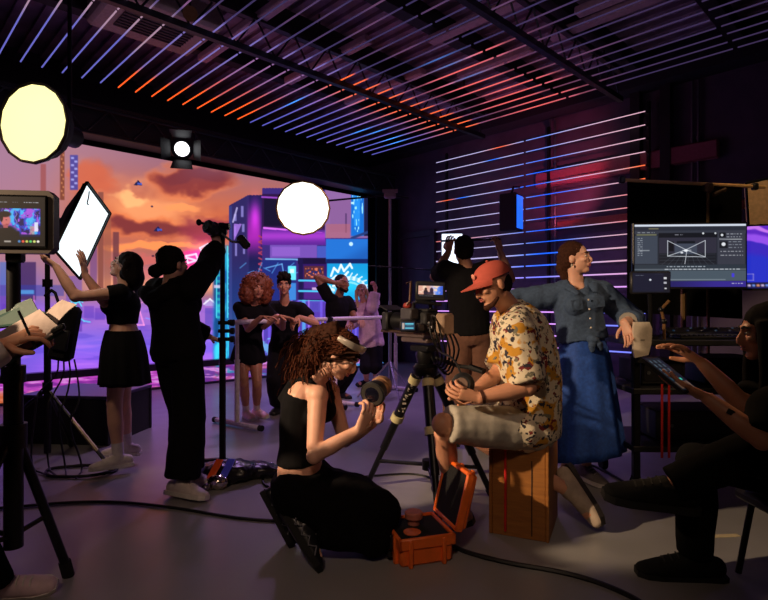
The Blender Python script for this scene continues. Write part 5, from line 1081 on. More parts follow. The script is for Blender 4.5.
    def pants(s, m, frac=1.95, inf=.012, flare=0.0, name='trousers', waist=.22, voxel=.011, amp=.006, seed=2, wscale=8, extra=None):
        q = MB(); s.torso(q, -.16, waist, inf)
        for sd in s.kn:
            q.ell(s.hip[sd], .09 * s.k + inf); r = list(s.LEG); r = [x + flare * t for x, t in zip(r, (0, .2, .45, .55, .7, .9, 1.0))]
            s.limb(q, s.hip[sd], s.kn[sd], s.an[sd], r, inf, frac=frac)
        if extra: extra(q)
        me = remesh(q, voxel, 3, .5); wrinkle(me, amp, wscale, seed); return part(name, me, m, s.root)
    def skirt(s, m, hemz, r0=.0, r1=.2, t0=.25, pleats=9, amp=.018, name='skirt', ry=.85, waist_inf=.012, sway=V((0, 0, 0))):
        rows = []; top = s.spine(t0); nr = 14; n = 72
        for i in range(nr + 1):
            f = i / nr; z = top.z + (hemz - top.z) * f; c = top.lerp(V((s.p.x, s.p.y, hemz)) + sway, f); c.z = z
            hipr = .165 * s.k + waist_inf; w0 = .132 * s.k + waist_inf; g = min(1, f * (top.z - hemz) / (.22 * s.k)); base = w0 + (hipr - w0) * (g * (2 - g)); rx = max(base, base + (r1 - hipr) * f); 
            row = []
            for k in range(n):
                a = 2 * math.pi * k / n; w_ = 1 + (amp / max(.05, rx)) * f * math.sin(pleats * a + 1.3 * math.sin(a * 2)) ; row.append(c + s.hl * math.cos(a) * rx * w_ + s.hf * math.sin(a) * rx * ry * w_)
            rows.append(row)
        inner = [[p.lerp(sum(r, V()) / n, .03) for p in r] for r in rows[::-1]]
        q = MB(); q.grid(rows + inner, wrap=True); return part(name, q, m, s.root, angle=180)
    def shoes(s, m, sole=None, sds=None, k=1.0, laces=None, high=0.0):
        for sd in (sds or list(s.kn)):
            kk = s.k * k; an = s.an[sd]; t = s.toe[sd]; upv = (s.kn[sd] - an).normalized(); side = t.cross(upv).normalized(); dn = side.cross(t); dn = dn if dn.dot(upv) < 0 else -dn
            q = MB(); B = an + dn * .040 * s.k
            q.loft([B - t * .075 * kk, B - t * .03 * kk, B + t * .05 * kk + dn * .004, B + t * .12 * kk + dn * .016 * kk, B + t * .175 * kk + dn * .022 * kk], [(.034 * kk, .042 * kk), (.040 * kk, .048 * kk), (.046 * kk, .046 * kk), (.048 * kk, .036 * kk), (.038 * kk, .026 * kk)], side=side, n=16, round0=True, round1=True)
            q.loft([an + dn * .03 * kk, an - dn * (.015 + high) * kk], [(.043 * kk, .047 * kk), (.044 * kk, .046 * kk)], side=side); q.loft([an - t * .01, B + t * .05 * kk, B + t * .1 * kk], [(.04 * kk, .04 * kk), (.042 * kk, .044 * kk), (.044 * kk, .03 * kk)], side=side); me = remesh(q, .007, 3, .5); sh = part('shoe', me, m, s.root)
            q = MB(); S = B + dn * .041 * kk
            pr = [(-.108, .030), (-.085, .040), (-.02, .040), (.06, .046), (.12, .050), (.17, .044), (.20, .022)]
            outl = [S + t * x * kk + side * w_ * kk for x, w_ in pr] + [S + t * x * kk - side * w_ * kk for x, w_ in pr[::-1]]
            q.prism([p - dn * .022 * kk for p in outl], dn * .026 * kk); part('sole', q, sole or m, sh, smooth=False)
            if laces:
                q = MB()
                for j in range(4): c = B + t * (.035 + .024 * j) * kk - dn * (.052 - .009 * j) * kk; q.tube([c - side * .022 * kk + dn * .004, c - dn * .005, c + side * .022 * kk + dn * .004], .0035, n=5)
                part('laces', q, laces, sh)
    def hair_cap(s, q, sx=1.0, back=.0, low=.0, fr=.0):
        c, f, u, l, k = s.h, s.hdf, s.hdu, s.hdl, s.k; ax = (l, f, u)
        q.ell(c + u * .042 * k - f * (.022 + fr) * k, (.083 * k * sx, .096 * k, .083 * k), ax); q.ell(c - f * .045 * k - u * (.005 + low) * k, (.078 * k * sx, .062 * k, .08 * k), ax)
    def strands(s, q, n, seed, start, path, r=.006, sides=5):
        rr = random.Random(seed)
        for i in range(n):
            pts = path(start(rr), rr); L = len(pts); q.loft(pts, [r * (1 - .55 * (j / (L - 1)) ** 2) for j in range(L)], n=sides)
def skin_mat(name, rgb):
    m = mat(name, rgb, .5, var=.06, scale=14); b = m.node_tree.nodes['Principled BSDF']; b.inputs['Subsurface Weight'].default_value = .08; b.inputs['Subsurface Radius'].default_value = (.02, .008, .004); b.inputs['Subsurface Scale'].default_value = .5; return m
SKINS = {'skin_fair': skin_mat('skin_fair', (226, 172, 148)), 'skin_warm': skin_mat('skin_warm', (206, 148, 118)), 'skin_brown': skin_mat('skin_brown', (150, 98, 72)), 'skin_tan': skin_mat('skin_tan', (186, 128, 98))}
LIPS = {'skin_fair': (186, 96, 92), 'skin_warm': (170, 88, 80), 'skin_brown': (120, 66, 60), 'skin_tan': (150, 84, 76)}
cl_black = mat('cloth_black', (15, 14, 17), .9, var=.2, scale=40, spec=.15)
cl_black2 = mat('cloth_soft_black', (17, 15, 17), .9, var=.2, scale=40, spec=.15)
hair_dark = mat('hair_dark', (24, 17, 15), .85, spec=.15, var=.35, scale=80); hair_brown = mat('hair_brown', (60, 34, 24), .85, spec=.15, var=.4, scale=80); hair_aub = mat('hair_warm_brown', (84, 44, 28), .85, spec=.15, var=.4, scale=80); hair_red = mat('hair_auburn', (120, 58, 30), .6, var=.4, scale=80); hair_blond = mat('hair_blond', (214, 176, 130), .5, var=.2, scale=80)
shoe_white = mat('shoe_white', (214, 200, 196), .55); shoe_black = mat('shoe_black', (16, 15, 17), .5); sole_white = mat('sole_white', (220, 212, 206), .6); sock_white = mat('sock_white', (216, 204, 204), .9)
def socks(s, m=sock_white, sds=None, hi=.10):
    for sd in (sds or list(s.kn)):
        q = MB(); d = (s.kn[sd] - s.an[sd]).normalized(); q.loft([s.an[sd] - d * .02, s.an[sd] + d * .03, s.an[sd] + d * hi], [.044 * s.k, .041 * s.k, .043 * s.k], n=14); part('sock', q, m, s.root)

# 1 woman lifting the softbox
Y = 4.05
w1 = Person('woman in black top and short skirt lifting the rectangular softbox with both arms', (-1.93, Y), 1.69, True, P(125, 343, Y), (-.96, -.1, 0), P(126, 290, Y), (-.93, -.18, .1), P(125.5, 266, Y), (-.84, -.05, .42), (.42, 0, .84), bow=V((-.02, 0, 0)), skin='skin_fair', shrug=(.03, .03))
w1.arm('L', P(56, 266, 3.72), (0, -.3, -1), hdir=(-.8, 0, .5), palm=(.3, .6, .6), curl=.45).arm('R', P(85, 275, 3.84), (.4, .2, -1), hdir=(-.12, -.05, 1), palm=(-1, 0, .1), curl=.15, splay=.2)
w1.leg('L', V((-1.96, 3.98, .085)), (-1, 0, 0), (-.85, -.5, 0)).leg('R', V((-2.03, 4.26, .085)), (-1, 0, 0), (-.95, -.15, 0))
w1.body(); w1.top(cl_black, sleeve=.28, hem=.36, inf=.01, name='crop_top', neck=.97, arm_loose=.006); w1.skirt(cl_black, .66, r1=.205, t0=.24, pleats=10, amp=.012); w1.shoes(shoe_white, sole_white, laces=sole_white); socks(w1)
q = MB(); w1.hair_cap(q, 1.04, low=.03); c, f, u, l = w1.h, w1.hdf, w1.hdu, w1.hdl
q.loft([c - f * .06 + u * .04, c - f * .10 - u * .03 + UP * -.02, c - f * .075 - UP * .10, c - f * .045 - UP * .145], [(.075, .05), (.085, .055), (.08, .05), (.05, .03)], side=l, round1=True)
for e in (-1, 1): q.loft([c + l * e * .072 - f * .03 + u * .05, c + l * e * .080 - f * .05 - u * .03, c + l * e * .068 - f * .07 - UP * .09], [.03, .032, .02])
me = remesh(q, .009); wrinkle(me, .006, 22, 3, (1, 1, .5)); h = part('hair', me, hair_dark, w1.root)
q = MB(); q.tube([c + l * .088 + f * .03 + u * .01, c + l * .097 - f * .02 + u * .0, c + l * .094 - f * .06 - u * .01], .008); part('hair_clip', q, mat('clip_silver', (190, 170, 170), .3, .8), h)

# 2 person seen from behind with one arm up on the lamp
Y = 3.58
w2 = Person('person in dark hoodie and wide black trousers seen from behind with raised arm', (-1.33, Y), 1.72, True, P(178, 352, Y), (.55, .83, 0), P(171, 284, Y), (.45, .89, 0), P(173, 264, Y), (.5, .86, .05), bow=V((0, .01, 0)), skin='skin_fair', shrug=(0, .05))
w2.sh['R'] = P(190, 289, 3.5); w2.sh['L'] = P(158, 291, 3.68)
w2.arm('R', P(217.5, 246, 3.93), (.1, .9, -.6), hdir=(-.15, .1, 1), palm=(-.4, .9, 0), curl=.5).arm('L', V((-1.28, 3.95, 1.02)), (-.4, .2, -.6), hdir=(.5, .5, -.3), palm=(0, .4, -1))
w2.leg('R', V((-1.31, 3.50, .085)), (.6, .8, 0), (.75, -.3, 0)).leg('L', V((-1.34, 3.70, .085)), (.6, .8, 0), (.8, -.05, 0))
w2.body()
def hood(q): c = w2.spine(.88) - w2.cf * .09; q.loft([c + w2.cl * .15 + UP * .02, c + w2.cl * .08 - w2.cf * .03 - UP * .0, c - w2.cf * .05 - UP * .05, c - w2.cl * .08 - w2.cf * .03, c - w2.cl * .14 + UP * .03], [.04, .055, .065, .055, .035])
w2.top(cl_black2, sleeve=1.93, hem=-.10, inf=.026, name='hoodie', loose=.02, neck=.97, arm_loose=.026, amp=.013, wscale=8, seed=4, extra=hood)
w2.pants(cl_black, frac=1.93, inf=.018, flare=.06, amp=.008); w2.shoes(shoe_white, sole_white, k=1.08, laces=sole_white)
q = MB(); w2.hair_cap(q, 1.0, low=-.01); c, f, u, l = w2.h, w2.hdf, w2.hdu, w2.hdl; q.ell(c - f * .09 - u * .045 + l * .055, (.05, .05, .042)); me = remesh(q, .009); wrinkle(me, .007, 26, 3, (1, 1, 1)); part('hair', me, hair_dark, w2.root)

# 3 curly haired girl leaning on the barre
Y = 5.95
w3 = Person('girl with big auburn curly hair in black T shirt leaning on the barre', (-1.48, Y), 1.62, True, P(248, 349, Y), (.35, -.94, 0), P(253, 304, 5.86), (.45, -.89, 0), P(257.5, 289, 5.8), (.42, -.9, .02), (.1, 0, 1), bow=V((0, .02, 0)), skin='skin_tan')
w3.arm('R', V((-1.27, 5.60, 1.125)), (-.5, .3, -.8), hdir=(.9, .2, .0), palm=(0, 0, -1), curl=.35).arm('L', V((-1.08, 5.78, 1.125)), (.5, .4, -.8), hdir=(.8, .1, -.15), palm=(0, 0, -1), curl=.35)
w3.leg('R', V((-1.52, 5.95, .085)), (.3, -1, 0), (.55, -.8, 0)).leg('L', V((-1.42, 6.02, .085)), (.3, -1, 0), (.7, -.7, 0))
w3.body(.009); w3.top(cl_black, sleeve=.55, hem=.08, inf=.014, neck=.99, arm_loose=.012); w3.skirt(cl_black, .64, r1=.19, t0=.2, pleats=7, amp=.008, name='shorts'); w3.shoes(mat('shoe_pink', (236, 190, 186), .55), sole_white, laces=sole_white); socks(w3)
q = MB(); c, f, u, l = w3.h, w3.hdf, w3.hdu, w3.hdl
q.ell(c - f * .045 + u * .04, (.155, .12, .14), (l, f, u)); q.ell(c - f * .03 - u * .06 - l * .10, (.085, .08, .11), (l, f, u)); q.ell(c - f * .045 - u * .05 + l * .10, (.07, .08, .11), (l, f, u)); me = remesh(q, .012); wrinkle(me, .022, 24, 6, (1, 1, 1)); h = part('hair', me, hair_red, w3.root)
q = MB(); rr = random.Random(5)
for i in range(150):
    d = V((rr.gauss(0, 1), rr.gauss(0, 1), rr.gauss(0, 1))).normalized()
    if d.dot(f) > .45 and d.dot(u) < .5: continue
    p = c - f * .03 + u * .01 + l * d.dot(l) * .16 + f * d.dot(f) * .12 + u * d.dot(u) * .15; o = d.orthogonal().normalized(); o2 = d.cross(o)
    q.loft([p + d * (.006 * j) + (o * math.cos(j * 1.5) + o2 * math.sin(j * 1.5)) * .014 for j in range(6)], [.006] * 6, n=5)
part('curl', q, hair_red, h)

# 4 boy beside her
Y = 6.25
w4 = Person('boy with short dark hair in black T shirt and wide trousers leaning on the barre', (-1.14, Y), 1.66, False, P(284, 345, Y), (.1, -1, 0), P(285, 303, 6.1), (.12, -.98, 0), P(284, 285, 6.02), (.15, -.97, -.05), bow=V((0, .03, 0)), skin='skin_warm')
w4.arm('R', V((-1.14, 5.80, 1.135)), (-.7, .3, -.6), hdir=(.75, .2, -.1), palm=(0, 0, -1), curl=.35).arm('L', V((-.93, 5.88, 1.12)), (.8, .3, -.5), hdir=(-.4, -.3, -.5), palm=(0, .5, -1), curl=.5)
w4.leg('R', V((-1.22, 6.28, .085)), (0, -1, 0), (-.2, -1, 0)).leg('L', V((-1.05, 6.36, .085)), (0, -1, 0), (.5, -.85, 0))
w4.body(.009); w4.top(cl_black, sleeve=.62, hem=-.02, inf=.016, neck=.99, arm_loose=.016); w4.pants(cl_black, frac=1.86, inf=.014, flare=.055); w4.shoes(shoe_black, rubber, k=1.05); socks(w4)
q = MB(); w4.hair_cap(q, 1.02); c, f, u, l = w4.h, w4.hdf, w4.hdu, w4.hdl; rr = random.Random(3)
for i in range(26): a = rr.uniform(-1.3, 1.3); b_ = rr.uniform(.3, 1.2); p = c + u * .05 + (f * math.cos(a) * math.cos(b_) + l * math.sin(a) * math.cos(b_) * .85 + u * math.sin(b_)) * .092; q.ell(p, .022)
me = remesh(q, .009); wrinkle(me, .008, 30, 2, (1, 1, 1)); part('hair', me, hair_dark, w4.root)

# 5 man with a hand to his head
Y = 7.35
w5 = Person('bearded man in black T shirt behind the barre with a hand at his head', (-.68, Y), 1.78, False, P(337, 347, Y), (.75, -.65, 0), P(338, 297, Y), (.7, -.7, 0), P(342.5, 283.5, 7.28), (.75, -.62, -.05), skin='skin_brown', shrug=(0, .06))
w5.arm('R', P(335, 283, 7.2), (-1, .0, .15), hdir=(.9, .0, .05), palm=(.3, .9, 0), curl=.3).arm('L', V((-.46, 7.1, 1.03)), (.5, .6, -.5), hdir=(0, -.7, -.6), palm=(0, 0, -1), curl=.4)
w5.leg('R', V((-.78, 7.4, .085)), (.5, -.8, 0), (.4, -.9, 0)).leg('L', V((-.6, 7.3, .085)), (.5, -.8, 0), (.7, -.6, 0))
w5.body(.009); w5.top(cl_black, sleeve=.6, hem=-.05, inf=.018, neck=.99, arm_loose=.016); w5.pants(cl_black, inf=.014, flare=.02); w5.shoes(shoe_black, rubber)
q = MB(); w5.hair_cap(q, .98, fr=.008); me = remesh(q, .009); h = part('hair', me, hair_dark, w5.root)
q = MB(); c, f, u, l = w5.h, w5.hdf, w5.hdu, w5.hdl
q.loft([c + l * .066 - u * .03, c + l * .05 + f * .045 - u * .085, c + f * .075 - u * .105, c - l * .05 + f * .045 - u * .085, c - l * .066 - u * .03], [.014, .022, .024, .022, .014], n=8); me = remesh(q, .008); part('beard', me, hair_dark, w5.root)

# 6 blonde person in pale hoodie
Y = 8.25
w6 = Person('blonde smiling person in pale pink hoodie and black shorts with a raised arm', (-.24, Y), 1.66, True, P(371, 344, Y), (-.3, -.95, 0), P(364, 303, Y), (-.25, -.96, 0), P(361.5, 291.5, 8.2), (-.15, -.98, 0), (-.12, 0, 1), bow=V((.03, 0, 0)), skin='skin_fair', shrug=(.03, 0))
w6.arm('L', P(375.5, 291, 7.95), (.0, -1, .1), hdir=(-.2, 0, 1), palm=(-.6, -.6, 0), curl=.6).arm('R', V((-.34, 7.98, 1.06)), (-.5, .2, -.7), hdir=(.2, -.6, -.6), palm=(0, .3, -1), curl=.4)
w6.leg('L', V((-.12, 8.3, .085)), (0, -1, 0), (.3, -1, 0)).leg('R', V((-.27, 8.32, .085)), (0, -1, 0), (-.6, -.8, 0))
w6.body(.009); w6.top(mat('hoodie_pink', (226, 190, 205), .9), sleeve=1.9, hem=-.06, inf=.03, name='hoodie', loose=.03, neck=1.0, arm_loose=.03, amp=.014, seed=8)
w6.pants(cl_black, frac=1.02, inf=.022, flare=.04, name='shorts'); w6.shoes(shoe_black, rubber)
q = MB(); w6.hair_cap(q, 1.03); c, f, u, l = w6.h, w6.hdf, w6.hdu, w6.hdl
for e in (-1, 1): q.loft([c + l * e * .08 + u * .03, c + l * e * .088 - u * .08, c + l * e * .08 + f * .03 - u * .24], [(.02, .035), (.025, .04), (.015, .02)])
me = remesh(q, .01); wrinkle(me, .006, 26, 2, (1, 1, .3)); part('hair', me, hair_blond, w6.root)

# 7 kneeling woman with a lens
Y = 2.74
w7 = Person('kneeling woman with curly brown hair and silver headband studying a camera lens', (-.36, Y), 1.68, True, P(302, 483, Y), (.95, -.25, 0), P(314, 378, Y), (.93, -.34, 0), P(341, 355, 2.70), (.80, -.14, -.58), (.58, 0, .8), bow=V((-.035, 0, 0)), skin='skin_fair')
w7.sh['R'] = P(318, 396, 2.63); w7.sh['L'] = P(330, 391, 2.86)
w7.arm('R', P(359, 430, 2.52), (-.15, -.35, -1), hdir=(.45, .25, .8), palm=(-.35, .8, .4), curl=.62, splay=.3, thumb=.3).arm('L', P(372, 424, 2.74), (-.2, .5, -1), hdir=(.35, -.15, .95), palm=(-.5, -.75, .2), curl=.6, splay=.2, thumb=.4)
w7.leg('R', V((-.40, 2.66, .11)), (1, -.35, .1), (.62, -.25, -.8)).leg('L', V((-.52, 2.95, .11)), (1, .12, .15), (.5, -.1, -.85))
w7.kn['R'] = V((-.06, 2.66, .11)); w7.an['R'] = V((-.37, 2.62, .19)); w7.kn['L'] = V((-.02, 2.90, .13)); w7.an['L'] = V((-.52, 2.84, .21))
w7.body(.0065)
w7.top(cl_black, sleeve=0, hem=.21, inf=.008, name='tank_top', neck=.84, extra=lambda q: [q.loft([w7.spine(.78) + w7.cl * e * .085 + w7.cf * .09, w7.spine(.93) + w7.cl * e * .075 + w7.cf * .055, w7.spine(.99) + w7.cl * e * .075, w7.spine(.93) + w7.cl * e * .075 - w7.cf * .07, w7.spine(.76) + w7.cl * e * .07 - w7.cf * .10], [(.02, .03)] * 5, side=w7.cl) for e in (-1, 1)], amp=.003, wscale=14, voxel=.009)
def sk(q):
    q.ell(P(330, 503, 2.78), (.27, .22, .16)); q.ell(P(306, 492, 2.80), (.16, .19, .19)); q.loft([P(302, 496, 2.80), P(342, 508, 2.76), P(376, 511, 2.74)], [(.14, .2), (.18, .2), (.12, .15)], side=V((0, 0, 1)), round1=True); q.ell(P(366, 522, 2.74), (.14, .14, .10)); q.ell(P(335, 520, 2.74), (.19, .14, .12))
me = None
def kn_extra(q): sk(q)
w7.pants(mat('cloth_skirt_black', (12, 11, 13), .95, spec=.1), frac=1.8, inf=.03, flare=.02, name='wide_trousers', waist=.10, amp=.018, seed=5, wscale=6, extra=kn_extra)
w7.shoes(mat('shoe_glossy_black', (30, 30, 35), .3), rubber, k=1.1, laces=mat('lace_grey', (120, 120, 130), .5))
for sd in 'LR':
    sho = [o for o in w7.root.children if o.name.startswith('shoe')]
for sh_, sd in zip(sho, list(w7.kn)):
    an = w7.an[sd]; t = w7.toe[sd]; upv = (w7.kn[sd] - an).normalized(); side = t.cross(upv).normalized(); dn = side.cross(t); dn = dn if dn.dot(upv) < 0 else -dn
    for e in (-1, 1):
        q = MB(); z_ = [an + dn * (.03 + .028 * (j % 2)) + side * e * (.052 + .004 * (j % 2)) + t * (-.06 + .028 * j) for j in range(8)]; q.tube(z_, .004, n=5); part('stripe', q, mat('lace_grey', (150, 150, 160), .4), sh_)
c, f, u, l = w7.h, w7.hdf, w7.hdu, w7.hdl
q = MB(); w7.hair_cap(q, 1.03); q.loft([c - f * .06 + u * .07, c - f * .13 + u * .0, c - f * .15 - u * .05 - UP * .06, P(309, 388, 2.76)], [.075, .08, .075, .045]); me = remesh(q, .009); wrinkle(me, .014, 26, 3, (1, 1, 1)); h = part('hair', me, hair_brown, w7.root)
q = MB(); rr = random.Random(11)
for i in range(900):
    a = rr.uniform(-2.0, 2.0); v_ = rr.uniform(-.35, 1.15)
    p = c - f * .02 + u * .03 + (-f * math.cos(a) * math.cos(v_) + l * math.sin(a) * math.cos(v_) * .95 + u * math.sin(v_)) * .098
    tgt = P(308 + rr.gauss(0, 13), rr.uniform(360, 408), 2.76 + rr.gauss(0, .075)); n_ = 22; pts = []; ph = rr.uniform(0, 6.28); am = rr.uniform(.006, .013)
    L = rr.uniform(.45, 1.0)
    for j in range(n_):
        s_ = j / (n_ - 1) * L; m_ = p.lerp(tgt, s_) + (-f * .07 + UP * .03) * math.sin(s_ * 3.14) ; w_ = am * min(1, s_ * 4); pts.append(m_ + l * math.cos(ph + j * 1.4) * w_ + (u * .6 - f * .6) * math.sin(ph + j * 1.4) * w_)
    q.loft(pts, [.0024] * n_, n=4)
part('curl', q, hair_aub, h)
q = MB()
for i in range(26): rr2 = random.Random(i); p = c + f * .075 + u * rr2.uniform(.03, .07) + l * rr2.uniform(-.07, .07); q.loft([p + (f * .006 * math.sin(j * 1.3 + i) - f * .02 * j + l * .008 * math.cos(j * 1.3 + i) + l * (.006 * j if p.dot(l) > c.dot(l) else -.006 * j) - u * .016 * j) for j in range(6)], [.0045] * 6, n=5)
part('front_curl', q, hair_brown, h)
q = MB(); pts = []
for j in range(29): a = math.radians(-112 + 224 * j / 28); pts.append(c + u * (.074 + .010 * math.cos(a)) + f * (math.cos(a) * .094 - .012) + l * math.sin(a) * .090)
q.loft(pts, [(.021 - .008 * abs(j - 14) / 14, .006) for j in range(29)], side=[u] * 29, n=10); part('headband', q, mat('satin_silver', (206, 194, 182), .28, .35), w7.root)
# lens in her hands
lc = P(375, 392, 2.60); la_ = V((-.38, -.86, -.22)).normalized(); t = thing('camera_lens', lc, 'black camera lens with tan ring held in the kneeling woman\'s hands', 'lens')
q = MB(); q.lathe(lc - la_ * .03, la_, [(0, .050), (.03, .054), (.035, .060), (.062, .062), (.064, .056)], 32); part('barrel', q, black, t)
q = MB(); q.lathe(lc - la_ * .11, la_, [(0, .042), (.02, .046), (.022, .052), (.05, .053), (.055, .049), (.08, .050)], 32); part('focus_ring', q, mat('lens_tan', (176, 134, 100), .4, .4), t)
q = MB(); q.lathe(lc + la_ * .030, la_, [(0, .055), (.006, .0555), (.0065, .048)], 32); part('front_ring', q, mat('ring_metal', (120, 116, 112), .3, .8), t)
q = MB(); q.lathe(lc + la_ * .034, la_, [(-.002, .046), (.002, .040), (.006, .018)], 28); part('front_glass', q, mat('glass_dark', (20, 20, 34), .06, spec=.9), t)

# 8 seated man in floral shirt and red cap
shirtm = bpy.data.materials.new('floral_shirt'); shirtm.use_nodes = True; nt = shirtm.node_tree; b = nt.nodes['Principled BSDF']; b.inputs['Roughness'].default_value = .85
tc = nt.nodes.new('ShaderNodeTexCoord')
def layer(kind, scale, lo, hi, seed, prev, col, detail=2.0):
    mp = nt.nodes.new('ShaderNodeMapping'); mp.inputs['Location'].default_value = (seed * 3.1, seed * 1.7, seed); nt.links.new(tc.outputs['Object'], mp.inputs['Vector'])
    n = nt.nodes.new('ShaderNodeTexNoise'); n.inputs['Scale'].default_value = scale; n.inputs['Detail'].default_value = detail; nt.links.new(mp.outputs['Vector'], n.inputs['Vector'])
    mr = nt.nodes.new('ShaderNodeMapRange'); mr.inputs['From Min'].default_value = lo; mr.inputs['From Max'].default_value = hi; nt.links.new(n.outputs['Fac'], mr.inputs['Value'])
    mx = nt.nodes.new('ShaderNodeMix'); mx.data_type = 'RGBA'; nt.links.new(mr.outputs['Result'], mx.inputs['Factor'])
    if isinstance(prev, tuple): mx.inputs['A'].default_value = (*lin(prev), 1)
    else: nt.links.new(prev, mx.inputs['A'])
    mx.inputs['B'].default_value = (*lin(col), 1); return mx.outputs['Result']
o_ = layer('n', 13, .55, .59, 1, (226, 212, 184), (198, 142, 40)); o_ = layer('n', 30, .61, .63, 2, o_, (122, 40, 40)); o_ = layer('n', 36, .58, .62, 3, o_, (46, 44, 58)); o_ = layer('n', 26, .61, .65, 5, o_, (120, 116, 96))
nt.links.new(o_, b.inputs['Base Color'])
Y = 2.95
w8 = Person('seated man in red cap and cream floral shirt bending over the focus wheel', (.75, Y), 1.78, False, V((.79, 3.0, .60)), (-.93, -.3, 0), P(511, 309, 2.95), (-.94, -.28, 0), P(492, 284, 2.88), (-.88, -.25, -.34), (-.3, 0, .9), bow=V((.05, .02, 0)), skin='skin_warm')
w8.sh['L'] = P(515, 330, 2.78); w8.sh['R'] = P(516, 325, 3.12)
w8.arm('L', P(478, 398, 2.66), (.6, -.3, -1), hdir=(-.9, .0, .25), palm=(-.1, .8, .4), curl=.6).arm('R', P(472, 394, 2.86), (.5, .4, -1), hdir=(-.9, -.3, .15), palm=(-.2, -.9, .1), curl=.6)
w8.leg('L', V((.30, 2.78, .09)), (-1, -.2, .8), (-.9, -.35, 0)).leg('R', V((1.06, 3.02, .12)), (-.4, .6, -.3), (-.75, .1, -.5))
w8.kn['L'] = P(443, 424, 2.76); w8.an['L'] = P(452, 495, 3.06); w8.toe['L'] = V((.15, -1, 0)).normalized(); w8.kn['R'] = V((.40, 3.16, .56)); w8.an['R'] = V((.98, 3.22, .14)); w8.toe['R'] = V((-.2, -.3, -1)).normalized()
w8.an['R'] = V((1.03, 3.04, .21)); w8.toe['R'] = V((.35, -.55, -.75)).normalized()
w8.body(.0065)
w8.pants(mat('shorts_grey', (176, 170, 158), .85), frac=.94, inf=.026, flare=.03, name='shorts', waist=.1, amp=.008)
q = MB(); d = w8.an['L'] - w8.kn['L']; q.loft([w8.kn['L'] + d * .03, w8.kn['L'] + d * .4, w8.an['L'] - d * .02], [.074, .082, .074]); me = remesh(q, .01); wrinkle(me, .008, 9, 2); 
w8.top(shirtm, sleeve=.94, hem=-.12, inf=.03, loose=.034, neck=1.0, arm_loose=.03, amp=.010, wscale=7, seed=3, voxel=.010, extra=lambda q: (q.loft([V((.79, 3.0, .56)), V((.68, 2.93, .60)), V((.55, 2.86, .62))], [(.18, .13), (.19, .12), (.12, .06)], side=V((-.3, .93, 0))), q.loft([w8.n + w8.cl * .075 + w8.cf * .03, w8.n - w8.cf * .06 + w8.axis * .02, w8.n - w8.cl * .075 + w8.cf * .03], [.026, .03, .026])))
w8.shoes(mat('shoe_tan', (176, 158, 140), .7), mat('sole_dark', (44, 38, 36), .7), k=1.15)
q = MB(); c, f, u, l = w8.h, w8.hdf, w8.hdu, w8.hdl; q.ell(c - f * .055 - u * .012, (.068, .056, .066), (l, f, u))
me = remesh(q, .008); part('hair', me, hair_dark, w8.root)
q = MB(); c, f, u, l = w8.h, w8.hdf, w8.hdu, w8.hdl
q.loft([c + l * .06 + f * .02 - u * .07, c + l * .045 + f * .055 - u * .098, c + f * .08 - u * .108, c - l * .045 + f * .055 - u * .098, c - l * .06 + f * .02 - u * .07], [.010, .015, .018, .015, .010], n=8); q.loft([c + l * .02 + f * .096 - u * .046, c + f * .102 - u * .044, c - l * .02 + f * .096 - u * .046], [.006, .008, .006], n=8); me = remesh(q, .006); part('beard', me, hair_brown, w8.root)
# cap
capm = mat('cap_red', (188, 84, 70), .85, var=.08)
q = MB(); N = 28; rows = []
for i in range(9):
    a = (i / 8) * 1.5; rows.append([c - f * .012 + u * (.030 + math.sin(a) * .088) + l * math.cos(2 * math.pi * k / N) * .088 * math.cos(a) ** .8 + f * math.sin(2 * math.pi * k / N) * .108 * math.cos(a) ** .8 - f * .01 * math.sin(a) for k in range(N)])
q.grid(rows, wrap=True); q.add(rows[-1], [tuple(range(N))]); cap = part('cap', q, capm, w8.root, angle=180)
q = MB(); top_, bot_ = [], []
for i in range(5):
    g = i / 4; rw = []
    for k in range(15):
        a = math.pi * (.12 + .76 * k / 14); rx, rf = .088, .106 + .088 * g * math.sin(a); rw.append(c - f * .012 + u * (.036 - .012 * g - .022 * g * (abs(math.cos(a)) ** 2)) + l * math.cos(a) * rx * (1 - .05 * g) + f * math.sin(a) * rf)
    top_.append(rw); bot_.append([p - u * .006 for p in rw])
q.grid(top_); q.grid(bot_[::-1]); q.grid([top_[-1], bot_[-1]]); part('brim', q, capm, cap, angle=180)
q = MB(); q.ell(c + u * .122 - f * .02, (.009, .009, .006)); part('button', q, capm, cap)
q = MB(); q.ell(c + f * .092 + u * .07 + l * .01, (.02, .006, .016), (l, f, u)); part('badge', q, mat('badge_pale', (226, 150, 130), .7), cap)
q = MB(); p = w8.wr['L'] - (w8.wr['L'] - w8.el['L']).normalized() * .02; d = (w8.wr['L'] - w8.el['L']).normalized(); q.lathe(p - d * .008, d, [(0, .036), (.016, .036)], 18); part('bracelet', q, mat('bracelet', (70, 40, 30), .5), w8.root)

